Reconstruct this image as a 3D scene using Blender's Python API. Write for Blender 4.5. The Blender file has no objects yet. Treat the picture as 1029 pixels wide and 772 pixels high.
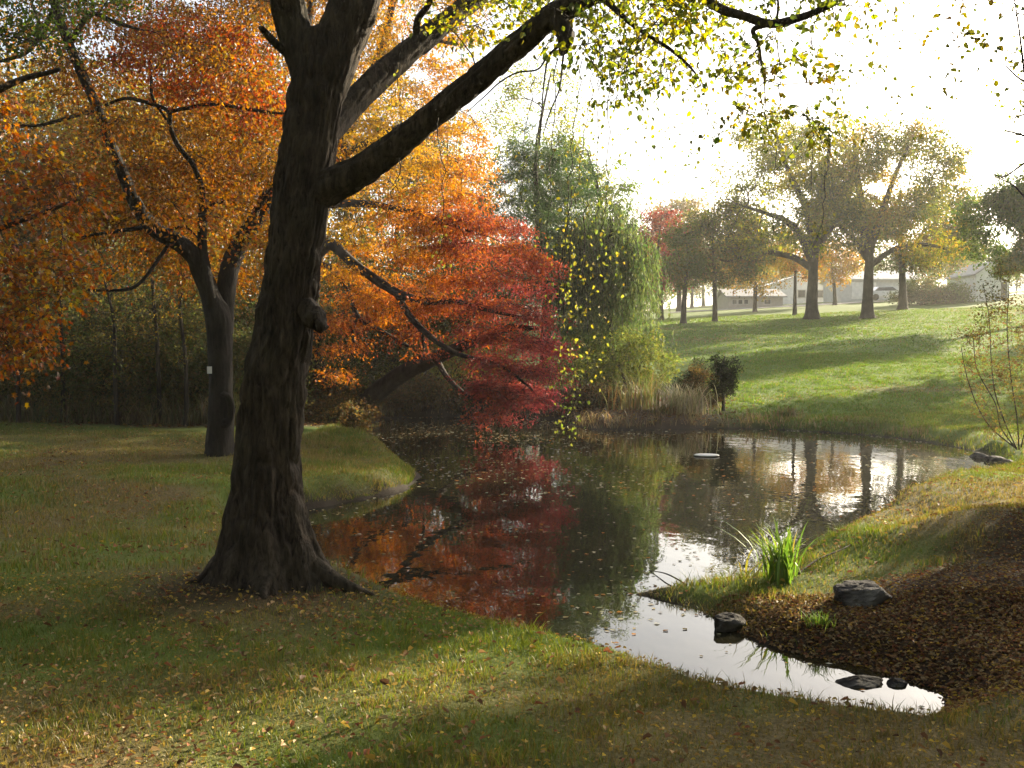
import bpy, math, random
import numpy as np
C = bpy.context.scene.collection
R = math.radians
rng = np.random.default_rng(7)

# ------------------------------------------------------------------ camera model
F = 1020.0
CAM = np.array([0.0, 0.0, 1.6])
PITCH = math.atan(36 / F)
FW = np.array([0, math.cos(PITCH), -math.sin(PITCH)])
UP = np.array([0, math.sin(PITCH), math.cos(PITCH)])
RT = np.array([1.0, 0, 0])
WZ = -0.45                      # water level


def at(px, py, Y):
    d = RT * ((px - 514.5) / F) + UP * ((386 - py) / F) + FW
    return CAM + d * (Y / d[1])


def atz(px, py, z):
    d = RT * ((px - 514.5) / F) + UP * ((386 - py) / F) + FW
    return CAM + d * ((z - CAM[2]) / d[2])


# ------------------------------------------------------------------ numpy value noise
def _hash(ix, iy, iz):
    h = (ix * 374761393 + iy * 668265263 + iz * 2147483647 + 1274126177) & 0xFFFFFFFF
    h = ((h ^ (h >> 13)) * 1274126177) & 0xFFFFFFFF
    h = h ^ (h >> 16)
    return (h & 0xFFFF) / 65535.0


def vnoise(x, y, z=None, seed=0):
    x = np.asarray(x, float); y = np.asarray(y, float)
    z = np.zeros_like(x) + seed * 17.3 if z is None else np.asarray(z, float) + seed * 17.3
    ix = np.floor(x).astype(np.int64); iy = np.floor(y).astype(np.int64); iz = np.floor(z).astype(np.int64)
    fx = x - ix; fy = y - iy; fz = z - iz
    fx = fx * fx * (3 - 2 * fx); fy = fy * fy * (3 - 2 * fy); fz = fz * fz * (3 - 2 * fz)
    r = 0
    for dx in (0, 1):
        for dy in (0, 1):
            for dz in (0, 1):
                w = (fx if dx else 1 - fx) * (fy if dy else 1 - fy) * (fz if dz else 1 - fz)
                r = r + w * _hash(ix + dx, iy + dy, iz + dz)
    return r


def fbm(x, y, oct=4, seed=0):
    r = 0; a = .5; s = 1.0
    for o in range(oct):
        r = r + a * vnoise(np.asarray(x) * s, np.asarray(y) * s, seed=seed + o)
        a *= .5; s *= 2.03
    return r / (1 - .5 ** oct)


def sstep(a, b, x):
    t = np.clip((np.asarray(x, float) - a) / (b - a), 0, 1)
    return t * t * (3 - 2 * t)


# ------------------------------------------------------------------ terrain
def Wp(px, py):
    p = atz(px, py, WZ)
    return (p[0], p[1])


_near = [(330, 570), (400, 601), (480, 629), (560, 646), (640, 661), (700, 677), (800, 691), (900, 701), (955, 706)]
near_shore = []
for px, py in _near:
    p = atz(px, py, -0.10)
    near_shore.append((p[0] + .05, p[1] + (.5 if px < 800 else .42)))
POND = [Wp(*q) for q in [(950, 697), (900, 685), (860, 671), (800, 661), (760, 648), (735, 635), (700, 616),
        (660, 604), (625, 598), (645, 592), (700, 588), (745, 585), (775, 575), (800, 562), (820, 548), (850, 535),
        (900, 514), (950, 498), (1000, 484), (1018, 475), (1012, 467), (985, 455), (930, 444), (870, 437), (800, 433),
        (760, 431), (700, 431), (640, 432), (596, 433), (575, 428), (560, 421), (500, 419), (440, 419), (392, 420),
        (366, 427), (358, 440), (378, 451), (405, 464), (424, 479), (412, 491), (370, 502), (312, 511)]]
POND += [(-3.3, 11.9), (-2.7, 10.4), (-2.2, 9.3)] + near_shore
POND = np.array(POND)


def chaikin(P, n=2):
    for _ in range(n):
        Q = np.roll(P, -1, 0)
        P = np.stack([.75 * P + .25 * Q, .25 * P + .75 * Q], 1).reshape(-1, 2)
    return P


POND = chaikin(POND, 2)


def poly_sd(P, x, y):
    """signed distance, negative inside"""
    x = np.asarray(x, float); y = np.asarray(y, float)
    best = np.full(x.shape, 1e9); inside = np.zeros(x.shape, bool)
    n = len(P)
    for i in range(n):
        ax, ay = P[i]; bx, by = P[(i + 1) % n]
        ex, ey = bx - ax, by - ay
        L = ex * ex + ey * ey + 1e-12
        t = np.clip(((x - ax) * ex + (y - ay) * ey) / L, 0, 1)
        dx = x - ax - t * ex; dy = y - ay - t * ey
        best = np.minimum(best, dx * dx + dy * dy)
        c = (ay > y) != (by > y)
        inside ^= c & (x < ex * (y - ay) / (ey if abs(ey) > 1e-9 else 1e-9) + ax)
    d = np.sqrt(best)
    return np.where(inside, -d, d)


CP = np.array([
    (-12, 2, .02), (-6, 2, .0), (-3, 3, 0), (0, 2, 0), (0, 4, -.01), (2, 3, -.02), (4, 2, 0), (7, 1, .1),
    (-6, 7, .02), (-3, 7, .02), (-1.6, 6.9, .02), (-10, 10, .05), (-6, 13, 0), (-4, 15, -.05), (-2.4, 15.5, -.2), (-10, 17, 0),
    (-5, 20, 0), (-10, 22, .05), (-18, 22, .1), (-6, 26, -.1), (-4, 30, -.1), (-14, 30, .3),
    (-.6, 6.3, -.06), (.3, 5.7, -.08), (1., 5.2, -.13), (1.5, 5.0, -.17), (2., 4.8, -.19), (3.2, 4.4, -.14), (5, 3.5, .05),
    (1.4, 8.2, -.37), (1.9, 7.9, -.33), (2.4, 8.6, -.28), (2.5, 7.2, -.22), (2.6, 6.3, -.37), (2.1, 6.6, -.38), (3.2, 6.2, -.2), (3.4, 7.2, -.02), (4.5, 6, .1),
    (3.6, 10.5, -.2), (4.5, 9, .13), (6, 12, -.02), (7.8, 15, -.12), (7, 8.5, .45), (11, 9, .8), (10, 14, .25), (14, 18, .2), (9, 5, .6),
    (8.9, 18, -.3), (10, 20, -.22), (11, 23, -.22), (6, 28, -.25), (0, 30, -.2), (2.5, 28, -.2), (14, 26, .0)])


def base_h(x, y):
    num = 0; den = 0
    for cx, cy, cz in CP:
        w = 1.0 / (((x - cx) ** 2 + (y - cy) ** 2) + .25) ** 1.8
        num = num + w * cz; den = den + w
    near = num / den
    hy = np.interp(y, [0, 27, 32, 40, 55, 70, 90, 110, 150, 230], [-.25, -.25, .15, .95, 2.35, 3.5, 4.7, 5.6, 7.0, 9.0])
    hx = 1 + .010 * np.clip(x - 18, -40, 40)
    side = sstep(-16, -2, x)
    hill = hy * hx * (.35 + .65 * side)
    b = sstep(24, 33, y + np.clip(x - 8, 0, 6) * .4)
    far = np.maximum(sstep(18, 34, np.abs(x)), 0) * (1 - b)
    return near * (1 - b) * (1 - far) + hill * b + far * .35


def H(x, y):
    x = np.asarray(x, float); y = np.asarray(y, float)
    s = poly_sd(POND, x, y) + (fbm(x * 2.3, y * 2.3, 3, 5) - .5) * .22
    b = base_h(x, y) + (fbm(x * .5, y * .5, 3, 9) - .5) * .10 + (fbm(x * 3, y * 3, 3, 3) - .5) * .035
    b = np.maximum(b, WZ + .05)
    w = np.where(y > 20, .9, .5) + .0 * x
    up = sstep(-.08, 1, s / w)
    land = WZ - .03 + (b - WZ + .03) * np.clip(up * 1.0 + .12 * (s > 0), 0, 1)
    water = WZ - .03 - .55 * sstep(0, 1.2, -s)
    return np.where(s > 0, land, water)


def H1(x, y):
    return float(H(np.array([x]), np.array([y]))[0])


DIRT = np.array([(1.5, 7.35), (2.0, 7.6), (2.5, 7.75), (3.4, 8.15), (5.1, 9.6), (8, 11.6), (12, 14), (14, 3), (5, 3.2), (2.6, 5.2), (1.9, 6.1)])


def masks(x, y):
    """R: bare leaf litter / earth, G: worn dry turf, B: wet mud by the water"""
    s = poly_sd(POND, x, y)
    n = fbm(x * 1.3, y * 1.3, 4, 21)
    n2 = fbm(x * .45, y * .45, 3, 31)
    sd = poly_sd(DIRT, x, y)
    dirt = sstep(.35, -.45, sd + (n - .5) * 1.6)
    tr = np.hypot(x + 1.62, y - 6.75)
    dirt = np.maximum(dirt, sstep(1.25, .35, tr + (n - .5) * 1.0) * .9)
    farb = sstep(23, 26, y) * sstep(7.5, 4.5, x + (n - .5) * 3) * sstep(38, 32, y)
    dirt = np.maximum(dirt, farb)
    wood = sstep(20.2, 21.8, y + (n - .5) * 2.0) * sstep(-1.5, -3.5, x)
    dirt = np.maximum(dirt, wood)
    worn = sstep(.38, .66, n2 * .62 + n * .38 + sstep(6.5, 4, y) * .10 * sstep(-.5, 1.0, x) + .03)
    worn = worn * sstep(24, 15, y)
    worn = np.maximum(worn, sstep(.6, .85, fbm(x * .12, y * .28, 3, 44)) * (y > 26) * .8)
    mud = sstep(.35, .02, s)
    return dirt, worn, mud


# ------------------------------------------------------------------ mesh buffers
class MB:
    def __init__(self):
        self.V = []; self.Q = []; self.T = []; self.K = []; self.n = 0; self.hascol = False

    def add(self, V, Q=None, T=None, col=None):
        V = np.asarray(V, float)
        if Q is not None and len(Q): self.Q.append(np.asarray(Q) + self.n)
        if T is not None and len(T): self.T.append(np.asarray(T) + self.n)
        self.V.append(V)
        if col is not None:
            self.hascol = True
            c = np.ones((len(V), 4)); c[:, :3] = col
        else:
            c = np.ones((len(V), 4)) * .5
        self.K.append(c)
        self.n += len(V)

    def mesh(self, name, mat, smooth=True, origin=None):
        V = np.concatenate(self.V)
        if origin is not None: V = V - np.asarray(origin)
        Q = np.concatenate(self.Q) if self.Q else np.zeros((0, 4), int)
        T = np.concatenate(self.T) if self.T else np.zeros((0, 3), int)
        me = bpy.data.meshes.new(name)
        me.vertices.add(len(V)); me.vertices.foreach_set('co', V.astype(np.float32).ravel())
        li = np.concatenate([Q.ravel(), T.ravel()]).astype(np.int32)
        me.loops.add(len(li)); me.loops.foreach_set('vertex_index', li)
        st = np.concatenate([np.arange(len(Q)) * 4, len(Q) * 4 + np.arange(len(T)) * 3]).astype(np.int32)
        me.polygons.add(len(st)); me.polygons.foreach_set('loop_start', st)
        me.polygons.foreach_set('use_smooth', np.full(len(st), smooth))
        if self.hascol:
            a = me.attributes.new('col', 'FLOAT_COLOR', 'POINT')
            a.data.foreach_set('color', np.concatenate(self.K).astype(np.float32).ravel())
        me.materials.append(mat)
        me.update(calc_edges=True); me.validate()
        return me

    def obj(self, name, mat, parent=None, smooth=True, origin=None):
        o = bpy.data.objects.new(name, self.mesh(name, mat, smooth, origin))
        C.objects.link(o)
        if parent is not None: o.parent = parent
        elif origin is not None: o.location = origin
        return o


def tag(o, label=None, cat=None, group=None, kind=None):
    if label: o['label'] = label
    if cat: o['category'] = cat
    if group: o['group'] = group
    if kind: o['kind'] = kind
    return o


def thing(name, label, cat, loc=(0, 0, 0), group=None):
    o = bpy.data.objects.new(name, None); C.objects.link(o)
    o.location = loc; o.empty_display_size = .2
    return tag(o, label, cat, group)


def copy_tree(o, loc, rz=0, sc=1.0, label=None, group=None):
    r = o.copy(); C.objects.link(r)
    r.location = loc; r.rotation_euler = (0, 0, rz); r.scale = (sc, sc, sc)
    if label: r['label'] = label
    if group: r['group'] = group
    for ch in list(o.children):
        c = ch.copy(); C.objects.link(c); c.parent = r
    return r


def unit(v):
    v = np.asarray(v, float)
    return v / (np.linalg.norm(v, axis=-1, keepdims=True) + 1e-12)


def smooth_line(P, m=6):
    P = np.asarray(P, float)
    Q = np.vstack([2 * P[0] - P[1], P, 2 * P[-1] - P[-2]])
    out = []
    for i in range(1, len(Q) - 2):
        a, b, c, d = Q[i - 1], Q[i], Q[i + 1], Q[i + 2]
        for t in np.linspace(0, 1, m, endpoint=False):
            out.append(.5 * (2 * b + (c - a) * t + (2 * a - 5 * b + 4 * c - d) * t * t + (3 * b - a - 3 * c + d) * t ** 3))
    out.append(P[-1])
    return np.array(out)


def tube(mb, P, rad, k=6, rough=0.0, seed=0, col=None):
    P = np.asarray(P, float); n = len(P)
    rad = np.broadcast_to(np.asarray(rad, float), (n,))
    T = unit(np.gradient(P, axis=0))
    u = np.array([1.0, 0, 0]) if abs(T[0][0]) < .8 else np.array([0, 1.0, 0])
    U = np.zeros((n, 3))
    for i in range(n):
        u = u - T[i] * np.dot(u, T[i]); u = u / (np.linalg.norm(u) + 1e-9); U[i] = u
    B = np.cross(T, U)
    a = np.linspace(0, 2 * math.pi, k, endpoint=False)
    ca, sa = np.cos(a), np.sin(a)
    rr = rad[:, None] * np.ones(k)
    if rough:
        rr = rr * (1 + rough * (vnoise(np.arange(n)[:, None] * .35 + 0 * a, np.cos(a) * 2 + seed * 3.1 + 0 * rr, np.sin(a) * 2 + 0 * rr) - .5) * 2)
    V = P[:, None] + rr[..., None] * (U[:, None] * ca[:, None] + B[:, None] * sa[:, None])
    V = np.vstack([V.reshape(-1, 3), P[:1], P[-1:] + T[-1:] * rad[-1]])
    i = np.arange(n - 1)[:, None] * k; j = np.arange(k)[None]; j2 = (j + 1) % k
    Q = np.stack([i + j, i + j2, i + k + j2, i + k + j], -1).reshape(-1, 4)
    jj = np.arange(k)
    T1 = np.stack([np.full(k, n * k), (jj + 1) % k, jj], -1)
    e = (n - 1) * k
    T2 = np.stack([np.full(k, n * k + 1), e + jj, e + (jj + 1) % k], -1)
    mb.add(V, Q, np.vstack([T1, T2]), col=col)


def sticks(mb, A, B, ra, rb):
    """many straight three-sided twigs"""
    A = np.asarray(A); B = np.asarray(B); n = len(A)
    if n == 0: return
    T = unit(B - A)
    ref = np.where(np.abs(T[:, 2:3]) < .9, [[0, 0, 1.0]], [[1.0, 0, 0]])
    U = unit(np.cross(T, ref)); W = np.cross(T, U)
    V = []
    for k in range(3):
        a = k * 2 * math.pi / 3
        V.append(A + ra * (U * math.cos(a) + W * math.sin(a)))
    for k in range(3):
        a = k * 2 * math.pi / 3
        V.append(B + rb * (U * math.cos(a) + W * math.sin(a)))
    V = np.stack(V, 1).reshape(-1, 3)
    b = np.arange(n)[:, None] * 6
    Q = np.concatenate([b + [[0, 1, 4, 3]], b + [[1, 2, 5, 4]], b + [[2, 0, 3, 5]]])
    mb.add(V, Q)


def leaves(mb, P, D, N, L, W, col, shape='rhomb', fold=.25, curl=.15):
    """P base, D direction, N normal, L length (n), W width ratio, col (n,3)"""
    n = len(P)
    if n == 0: return
    D = unit(D); S = unit(np.cross(D, N)); N = np.cross(S, D)
    L = np.broadcast_to(L, (n,))[:, None]; w = L * W
    if shape == 'rhomb':
        V = np.stack([P, P + D * L * .45 + S * w * .5 + N * w * fold, P + D * L - N * L * curl, P + D * L * .45 - S * w * .5 + N * w * fold], 1)
        Q = np.arange(n)[:, None] * 4 + [[0, 1, 2, 3]]
        mb.add(V.reshape(-1, 3), Q, col=np.repeat(col, 4, 0))
    elif shape == 'ovate':
        V = np.stack([P, P + D * L * .25 + S * w * .42 + N * w * fold, P + D * L * .62 + S * w * .40 + N * w * fold * .8 - N * L * curl * .4, P + D * L - N * L * curl,
                      P + D * L * .62 - S * w * .40 + N * w * fold * .8 - N * L * curl * .4, P + D * L * .25 - S * w * .42 + N * w * fold], 1)
        b = np.arange(n)[:, None] * 6
        Q = np.concatenate([b + [[0, 1, 2, 3]], b + [[0, 3, 4, 5]]])
        mb.add(V.reshape(-1, 3), Q, col=np.repeat(col, 6, 0))
    elif shape == 'lobed':      # five-pointed leaf
        pts = [(0, 0), (.16, .42), (.36, .22), (.60, .55), (.66, .17), (1.0, 0), (.66, -.17), (.60, -.55), (.36, -.22), (.16, -.42)]
        V = [P + D * L * .35]
        for a, b_ in pts:
            V.append(P + D * L * a + S * w * b_ + N * w * fold * abs(b_) - N * L * curl * a * a)
        V = np.stack(V, 1)
        b = np.arange(n)[:, None] * 11
        T = np.concatenate([b + [[0, 1 + (i + 1) % 10, 1 + i]] for i in range(10)])
        mb.add(V.reshape(-1, 3), None, T, col=np.repeat(col, 11, 0))


def grow(g, limbs, targets, mb, droop=0.1, unit_r=.011, bias=.25, skip=.3, tip=.004, k=5, maxr=.2):
    """join every target to the nearest point of the branch skeleton by a bent, tapering twig; returns the last part of each"""
    P = np.zeros((60000, 3)); D = np.zeros((60000, 3)); Rd = np.zeros(60000); PL = np.zeros(60000); n = 0
    for pts, rad in limbs:
        m = len(pts); t = unit(np.gradient(pts, axis=0)); i0 = int(m * skip)
        q = m - i0
        P[n:n + q] = pts[i0:]; D[n:n + q] = t[i0:]; Rd[n:n + q] = np.broadcast_to(rad, (m,))[i0:]; n += q
    targets = np.asarray(targets)
    d0 = np.array([np.min(np.linalg.norm(P[:n] - c, axis=1)) for c in targets])
    ends = []; dirs = []
    for i in np.argsort(d0):
        c = targets[i]
        v = c - P[:n]; d = np.linalg.norm(v, axis=1)
        back = np.clip(-(v * D[:n]).sum(1) / (d + 1e-6), 0, 1)
        j = int(np.argmin(d * (1 + .6 * back) + bias * PL[:n]))
        L = d[j] + 1e-6
        if L < .05:
            ends.append(c); dirs.append(D[j]); continue
        p0 = P[j]; dv = v[j] / L
        t0 = (D[j] * .55 + dv * .6) * L
        t1 = (dv + np.array([0, 0, -droop]) + g.normal(0, .25, 3)) * L * .8
        m = int(np.clip(L / .35, 3, 9))
        s = np.linspace(0, 1, m + 1)[:, None]
        h = (2 * s ** 3 - 3 * s ** 2 + 1) * p0 + (s ** 3 - 2 * s ** 2 + s) * t0 + (-2 * s ** 3 + 3 * s ** 2) * c + (s ** 3 - s ** 2) * t1
        h[1:-1] += g.normal(0, .03 * L, (m - 1, 3))
        r0 = min(Rd[j] * .8, tip + unit_r * L, maxr)
        rr = r0 * (1 - s[:, 0]) ** .8 + tip * s[:, 0]
        rr = np.minimum(rr, Rd[j])
        tube(mb, h, rr, k)
        q = m
        if n + q < 60000:
            P[n:n + q] = h[1:]; D[n:n + q] = unit(np.gradient(h, axis=0))[1:]; Rd[n:n + q] = rr[1:]; PL[n:n + q] = PL[j] + np.linspace(0, 1, q + 1)[1:] * L
            n += q
        ends.append(c); dirs.append(unit(h[-1] - h[-2]))
    return np.array(ends), np.array(dirs)


def spray(g, cen, dirs, rad, n_tw, n_lf, size, pal, mbL, mbT, flat=.6, droop=.3, wr=.6, shape='rhomb', nup=.8, tw=.003, jit=.25, along=.4, fold=.25):
    """short leafy twigs around each cluster centre; n_lf leaves on each of n_tw twigs"""
    n = len(cen)
    rad = np.broadcast_to(rad, (n,))
    d = g.normal(0, 1, (n, n_tw, 3)); d[..., 2] *= flat
    d = unit(unit(d) + along * dirs[:, None])
    d[..., 2] -= droop * .5
    d = unit(d)
    ln = rad[:, None] * g.uniform(.55, 1.25, (n, n_tw))
    A = np.repeat(cen[:, None], n_tw, 1) + g.normal(0, .06, (n, n_tw, 3)) * rad[:, None, None]
    B = A + d * ln[..., None]
    B[..., 2] -= droop * .25 * ln
    if mbT is not None: sticks(mbT, A.reshape(-1, 3), B.reshape(-1, 3), tw, tw * .5)
    u = g.uniform(.15, 1.05, (n, n_tw, n_lf, 1))
    X = A[:, :, None] * (1 - u) + B[:, :, None] * u + g.normal(0, 1, (n, n_tw, n_lf, 3)) * (jit * rad)[:, None, None, None] * np.array([1, 1, .7])
    dd = d[:, :, None] * .6 + g.normal(0, .7, X.shape); dd[..., 2] -= droop
    N = g.normal(0, .6, X.shape); N[..., 2] += nup
    X = X.reshape(-1, 3)
    sz = size * g.uniform(.65, 1.25, len(X))
    leaves(mbL, X, dd.reshape(-1, 3), N.reshape(-1, 3), sz, wr, pal(g, X), shape, fold)


def palette(cols, w=None, var=.18, patch=.8):
    cols = np.array(cols, float); m = len(cols)

    def f(g, X):
        n = len(X)
        # neighbouring sprays share a tone: coherent choice plus leaf to leaf scatter
        t = vnoise(X[:, 0] / patch, X[:, 1] / patch, X[:, 2] / patch) * .62 + g.uniform(0, 1, n) * .38
        ww = np.ones(m) / m if w is None else np.array(w, float) / np.sum(w)
        tt = np.clip((t - .2) / .6, 0, .999)
        idx = np.searchsorted(np.cumsum(ww), tt)
        c = cols[np.clip(idx, 0, m - 1)]
        return np.clip(c * (1 + g.normal(0, var, (n, 1))) * (1 + g.normal(0, var * .35, (n, 3))), .004, .95)
    return f


# ------------------------------------------------------------------ materials
def new_mat(name):
    m = bpy.data.materials.new(name); m.use_nodes = True
    nt = m.node_tree; nt.nodes.clear()
    out = nt.nodes.new('ShaderNodeOutputMaterial')
    return m, nt, out


def N_(nt, t, **kw):
    n = nt.nodes.new(t)
    for k, v in kw.items():
        if k in n.inputs: n.inputs[k].default_value = v
        else: setattr(n, k, v)
    return n


def ramp(nt, stops):
    r = nt.nodes.new('ShaderNodeValToRGB')
    el = r.color_ramp.elements
    while len(el) < len(stops): el.new(.5)
    for e, (p, c) in zip(el, stops):
        e.position = p; e.color = (*c, 1)
    return r


def leaf_mat(name, trans=.5, sheen=.06, sat=1.15, rough=.45):
    m, nt, out = new_mat(name); L = nt.links
    a = N_(nt, 'ShaderNodeAttribute'); a.attribute_name = 'col'
    hs = N_(nt, 'ShaderNodeHueSaturation'); hs.inputs['Saturation'].default_value = sat; hs.inputs['Value'].default_value = 1.15
    L.new(a.outputs['Color'], hs.inputs['Color'])
    d = N_(nt, 'ShaderNodeBsdfDiffuse'); t = N_(nt, 'ShaderNodeBsdfTranslucent')
    L.new(a.outputs['Color'], d.inputs['Color']); L.new(hs.outputs['Color'], t.inputs['Color'])
    mx = N_(nt, 'ShaderNodeMixShader'); mx.inputs[0].default_value = trans
    L.new(d.outputs[0], mx.inputs[1]); L.new(t.outputs[0], mx.inputs[2])
    g = N_(nt, 'ShaderNodeBsdfGlossy'); g.inputs['Roughness'].default_value = rough
    m2 = N_(nt, 'ShaderNodeMixShader'); m2.inputs[0].default_value = sheen
    L.new(mx.outputs[0], m2.inputs[1]); L.new(g.outputs[0], m2.inputs[2])
    L.new(m2.outputs[0], out.inputs[0])
    return m


def bark_mat(name, dark, light, sc=9, stretch=.16, bump=.5, moss=None, moss_amt=.3):
    m, nt, out = new_mat(name); L = nt.links
    tc = N_(nt, 'ShaderNodeTexCoord'); mp = N_(nt, 'ShaderNodeMapping')
    mp.inputs['Scale'].default_value = (1, 1, stretch)
    L.new(tc.outputs['Object'], mp.inputs[0])
    n1 = N_(nt, 'ShaderNodeTexNoise', Scale=sc * 2.2, Detail=8.0, Roughness=.72, Distortion=.6)
    n2 = N_(nt, 'ShaderNodeTexNoise', Scale=sc * .7, Detail=4.0, Roughness=.6)
    n4 = N_(nt, 'ShaderNodeTexNoise', Scale=2.2, Detail=3.0)
    L.new(mp.outputs[0], n1.inputs['Vector']); L.new(mp.outputs[0], n2.inputs['Vector']); L.new(tc.outputs['Object'], n4.inputs['Vector'])
    r1 = ramp(nt, [(.30, (0, 0, 0)), (.50, (.62, .62, .62)), (.72, (1, 1, 1))]); L.new(n1.outputs['Fac'], r1.inputs[0])
    r2 = ramp(nt, [(.30, (.25, .25, .25)), (.60, (1, 1, 1))]); L.new(n2.outputs['Fac'], r2.inputs[0])
    mu0 = N_(nt, 'ShaderNodeMath'); mu0.operation = 'MULTIPLY'
    L.new(r1.outputs[0], mu0.inputs[0]); L.new(r2.outputs[0], mu0.inputs[1])
    r4 = ramp(nt, [(.3, (.55, .55, .55)), (.7, (1, 1, 1))]); L.new(n4.outputs['Fac'], r4.inputs[0])
    mu = N_(nt, 'ShaderNodeMath'); mu.operation = 'MULTIPLY'
    L.new(mu0.outputs[0], mu.inputs[0]); L.new(r4.outputs[0], mu.inputs[1])
    cr = ramp(nt, [(.05, dark), (.85, light)]); L.new(mu.outputs[0], cr.inputs[0])
    p = N_(nt, 'ShaderNodeBsdfPrincipled', Roughness=.9)
    p.inputs['Specular IOR Level'].default_value = .2
    colout = cr.outputs[0]
    if moss:
        n3 = N_(nt, 'ShaderNodeTexNoise', Scale=2.3, Detail=5.0)
        L.new(tc.outputs['Object'], n3.inputs['Vector'])
        r3 = ramp(nt, [(.48, (0, 0, 0)), (.7, (moss_amt,) * 3)]); L.new(n3.outputs['Fac'], r3.inputs[0])
        mx = N_(nt, 'ShaderNodeMix'); mx.data_type = 'RGBA'
        L.new(r3.outputs[0], mx.inputs[0]); L.new(colout, mx.inputs[6]); mx.inputs[7].default_value = (*moss, 1)
        colout = mx.outputs[2]
    L.new(colout, p.inputs['Base Color'])
    b = N_(nt, 'ShaderNodeBump', Strength=bump, Distance=.03)
    L.new(mu.outputs[0], b.inputs['Height']); L.new(b.outputs[0], p.inputs['Normal'])
    L.new(p.outputs[0], out.inputs[0])
    return m


def plain_mat(name, c, rough=.7, var=.12, sc=3.0, metallic=0.0):
    m, nt, out = new_mat(name); L = nt.links
    tc = N_(nt, 'ShaderNodeTexCoord')
    n = N_(nt, 'ShaderNodeTexNoise', Scale=sc, Detail=5.0); L.new(tc.outputs['Object'], n.inputs['Vector'])
    c = np.array(c)
    cr = ramp(nt, [(.3, tuple(c * (1 - var))), (.7, tuple(np.minimum(c * (1 + var), 1)))]); L.new(n.outputs['Fac'], cr.inputs[0])
    p = N_(nt, 'ShaderNodeBsdfPrincipled', Roughness=rough, Metallic=metallic)
    L.new(cr.outputs[0], p.inputs['Base Color']); L.new(p.outputs[0], out.inputs[0])
    return m


def ground_mat():
    m, nt, out = new_mat('lawn_and_earth'); L = nt.links
    tc = N_(nt, 'ShaderNodeTexCoord')
    a = N_(nt, 'ShaderNodeAttribute'); a.attribute_name = 'col'
    sp = N_(nt, 'ShaderNodeSeparateColor'); L.new(a.outputs['Color'], sp.inputs[0])
    nb = N_(nt, 'ShaderNodeTexNoise', Scale=.35, Detail=6.0, Roughness=.6); L.new(tc.outputs['Object'], nb.inputs['Vector'])
    nf = N_(nt, 'ShaderNodeTexNoise', Scale=38.0, Detail=4.0, Roughness=.7); L.new(tc.outputs['Object'], nf.inputs['Vector'])
    nm = N_(nt, 'ShaderNodeTexNoise', Scale=6.0, Detail=5.0, Roughness=.7); L.new(tc.outputs['Object'], nm.inputs['Vector'])
    g1 = ramp(nt, [(.3, (.05, .09, .014)), (.55, (.09, .14, .02)), (.75, (.16, .175, .032))])
    mx0 = N_(nt, 'ShaderNodeMix'); mx0.data_type = 'FLOAT'; mx0.inputs[0].default_value = .5
    L.new(nb.outputs['Fac'], mx0.inputs[2]); L.new(nf.outputs['Fac'], mx0.inputs[3]); L.new(mx0.outputs[0], g1.inputs[0])
    w1 = ramp(nt, [(.3, (.05, .042, .016)), (.5, (.11, .085, .035)), (.72, (.20, .15, .07))]); L.new(nf.outputs['Fac'], w1.inputs[0])
    mxw = N_(nt, 'ShaderNodeMix'); mxw.data_type = 'RGBA'
    L.new(sp.outputs[1], mxw.inputs[0]); L.new(g1.outputs[0], mxw.inputs[6]); L.new(w1.outputs[0], mxw.inputs[7])
    d1 = ramp(nt, [(.3, (.018, .012, .007)), (.5, (.05, .032, .018)), (.7, (.11, .07, .038))])
    mx1 = N_(nt, 'ShaderNodeMix'); mx1.data_type = 'FLOAT'; mx1.inputs[0].default_value = .5
    L.new(nm.outputs['Fac'], mx1.inputs[2]); L.new(nf.outputs['Fac'], mx1.inputs[3]); L.new(mx1.outputs[0], d1.inputs[0])
    mxd = N_(nt, 'ShaderNodeMix'); mxd.data_type = 'RGBA'
    L.new(sp.outputs[0], mxd.inputs[0]); L.new(mxw.outputs[2], mxd.inputs[6]); L.new(d1.outputs[0], mxd.inputs[7])
    mxm = N_(nt, 'ShaderNodeMix'); mxm.data_type = 'RGBA'
    L.new(sp.outputs[2], mxm.inputs[0]); L.new(mxd.outputs[2], mxm.inputs[6]); mxm.inputs[7].default_value = (.022, .016, .011, 1)
    p = N_(nt, 'ShaderNodeBsdfPrincipled', Roughness=.95); p.inputs['Specular IOR Level'].default_value = .15
    L.new(mxm.outputs[2], p.inputs['Base Color'])
    b = N_(nt, 'ShaderNodeBump', Strength=.8, Distance=.04)
    L.new(mx1.outputs[0], b.inputs['Height']); L.new(b.outputs[0], p.inputs['Normal'])
    L.new(p.outputs[0], out.inputs[0])
    return m


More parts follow.
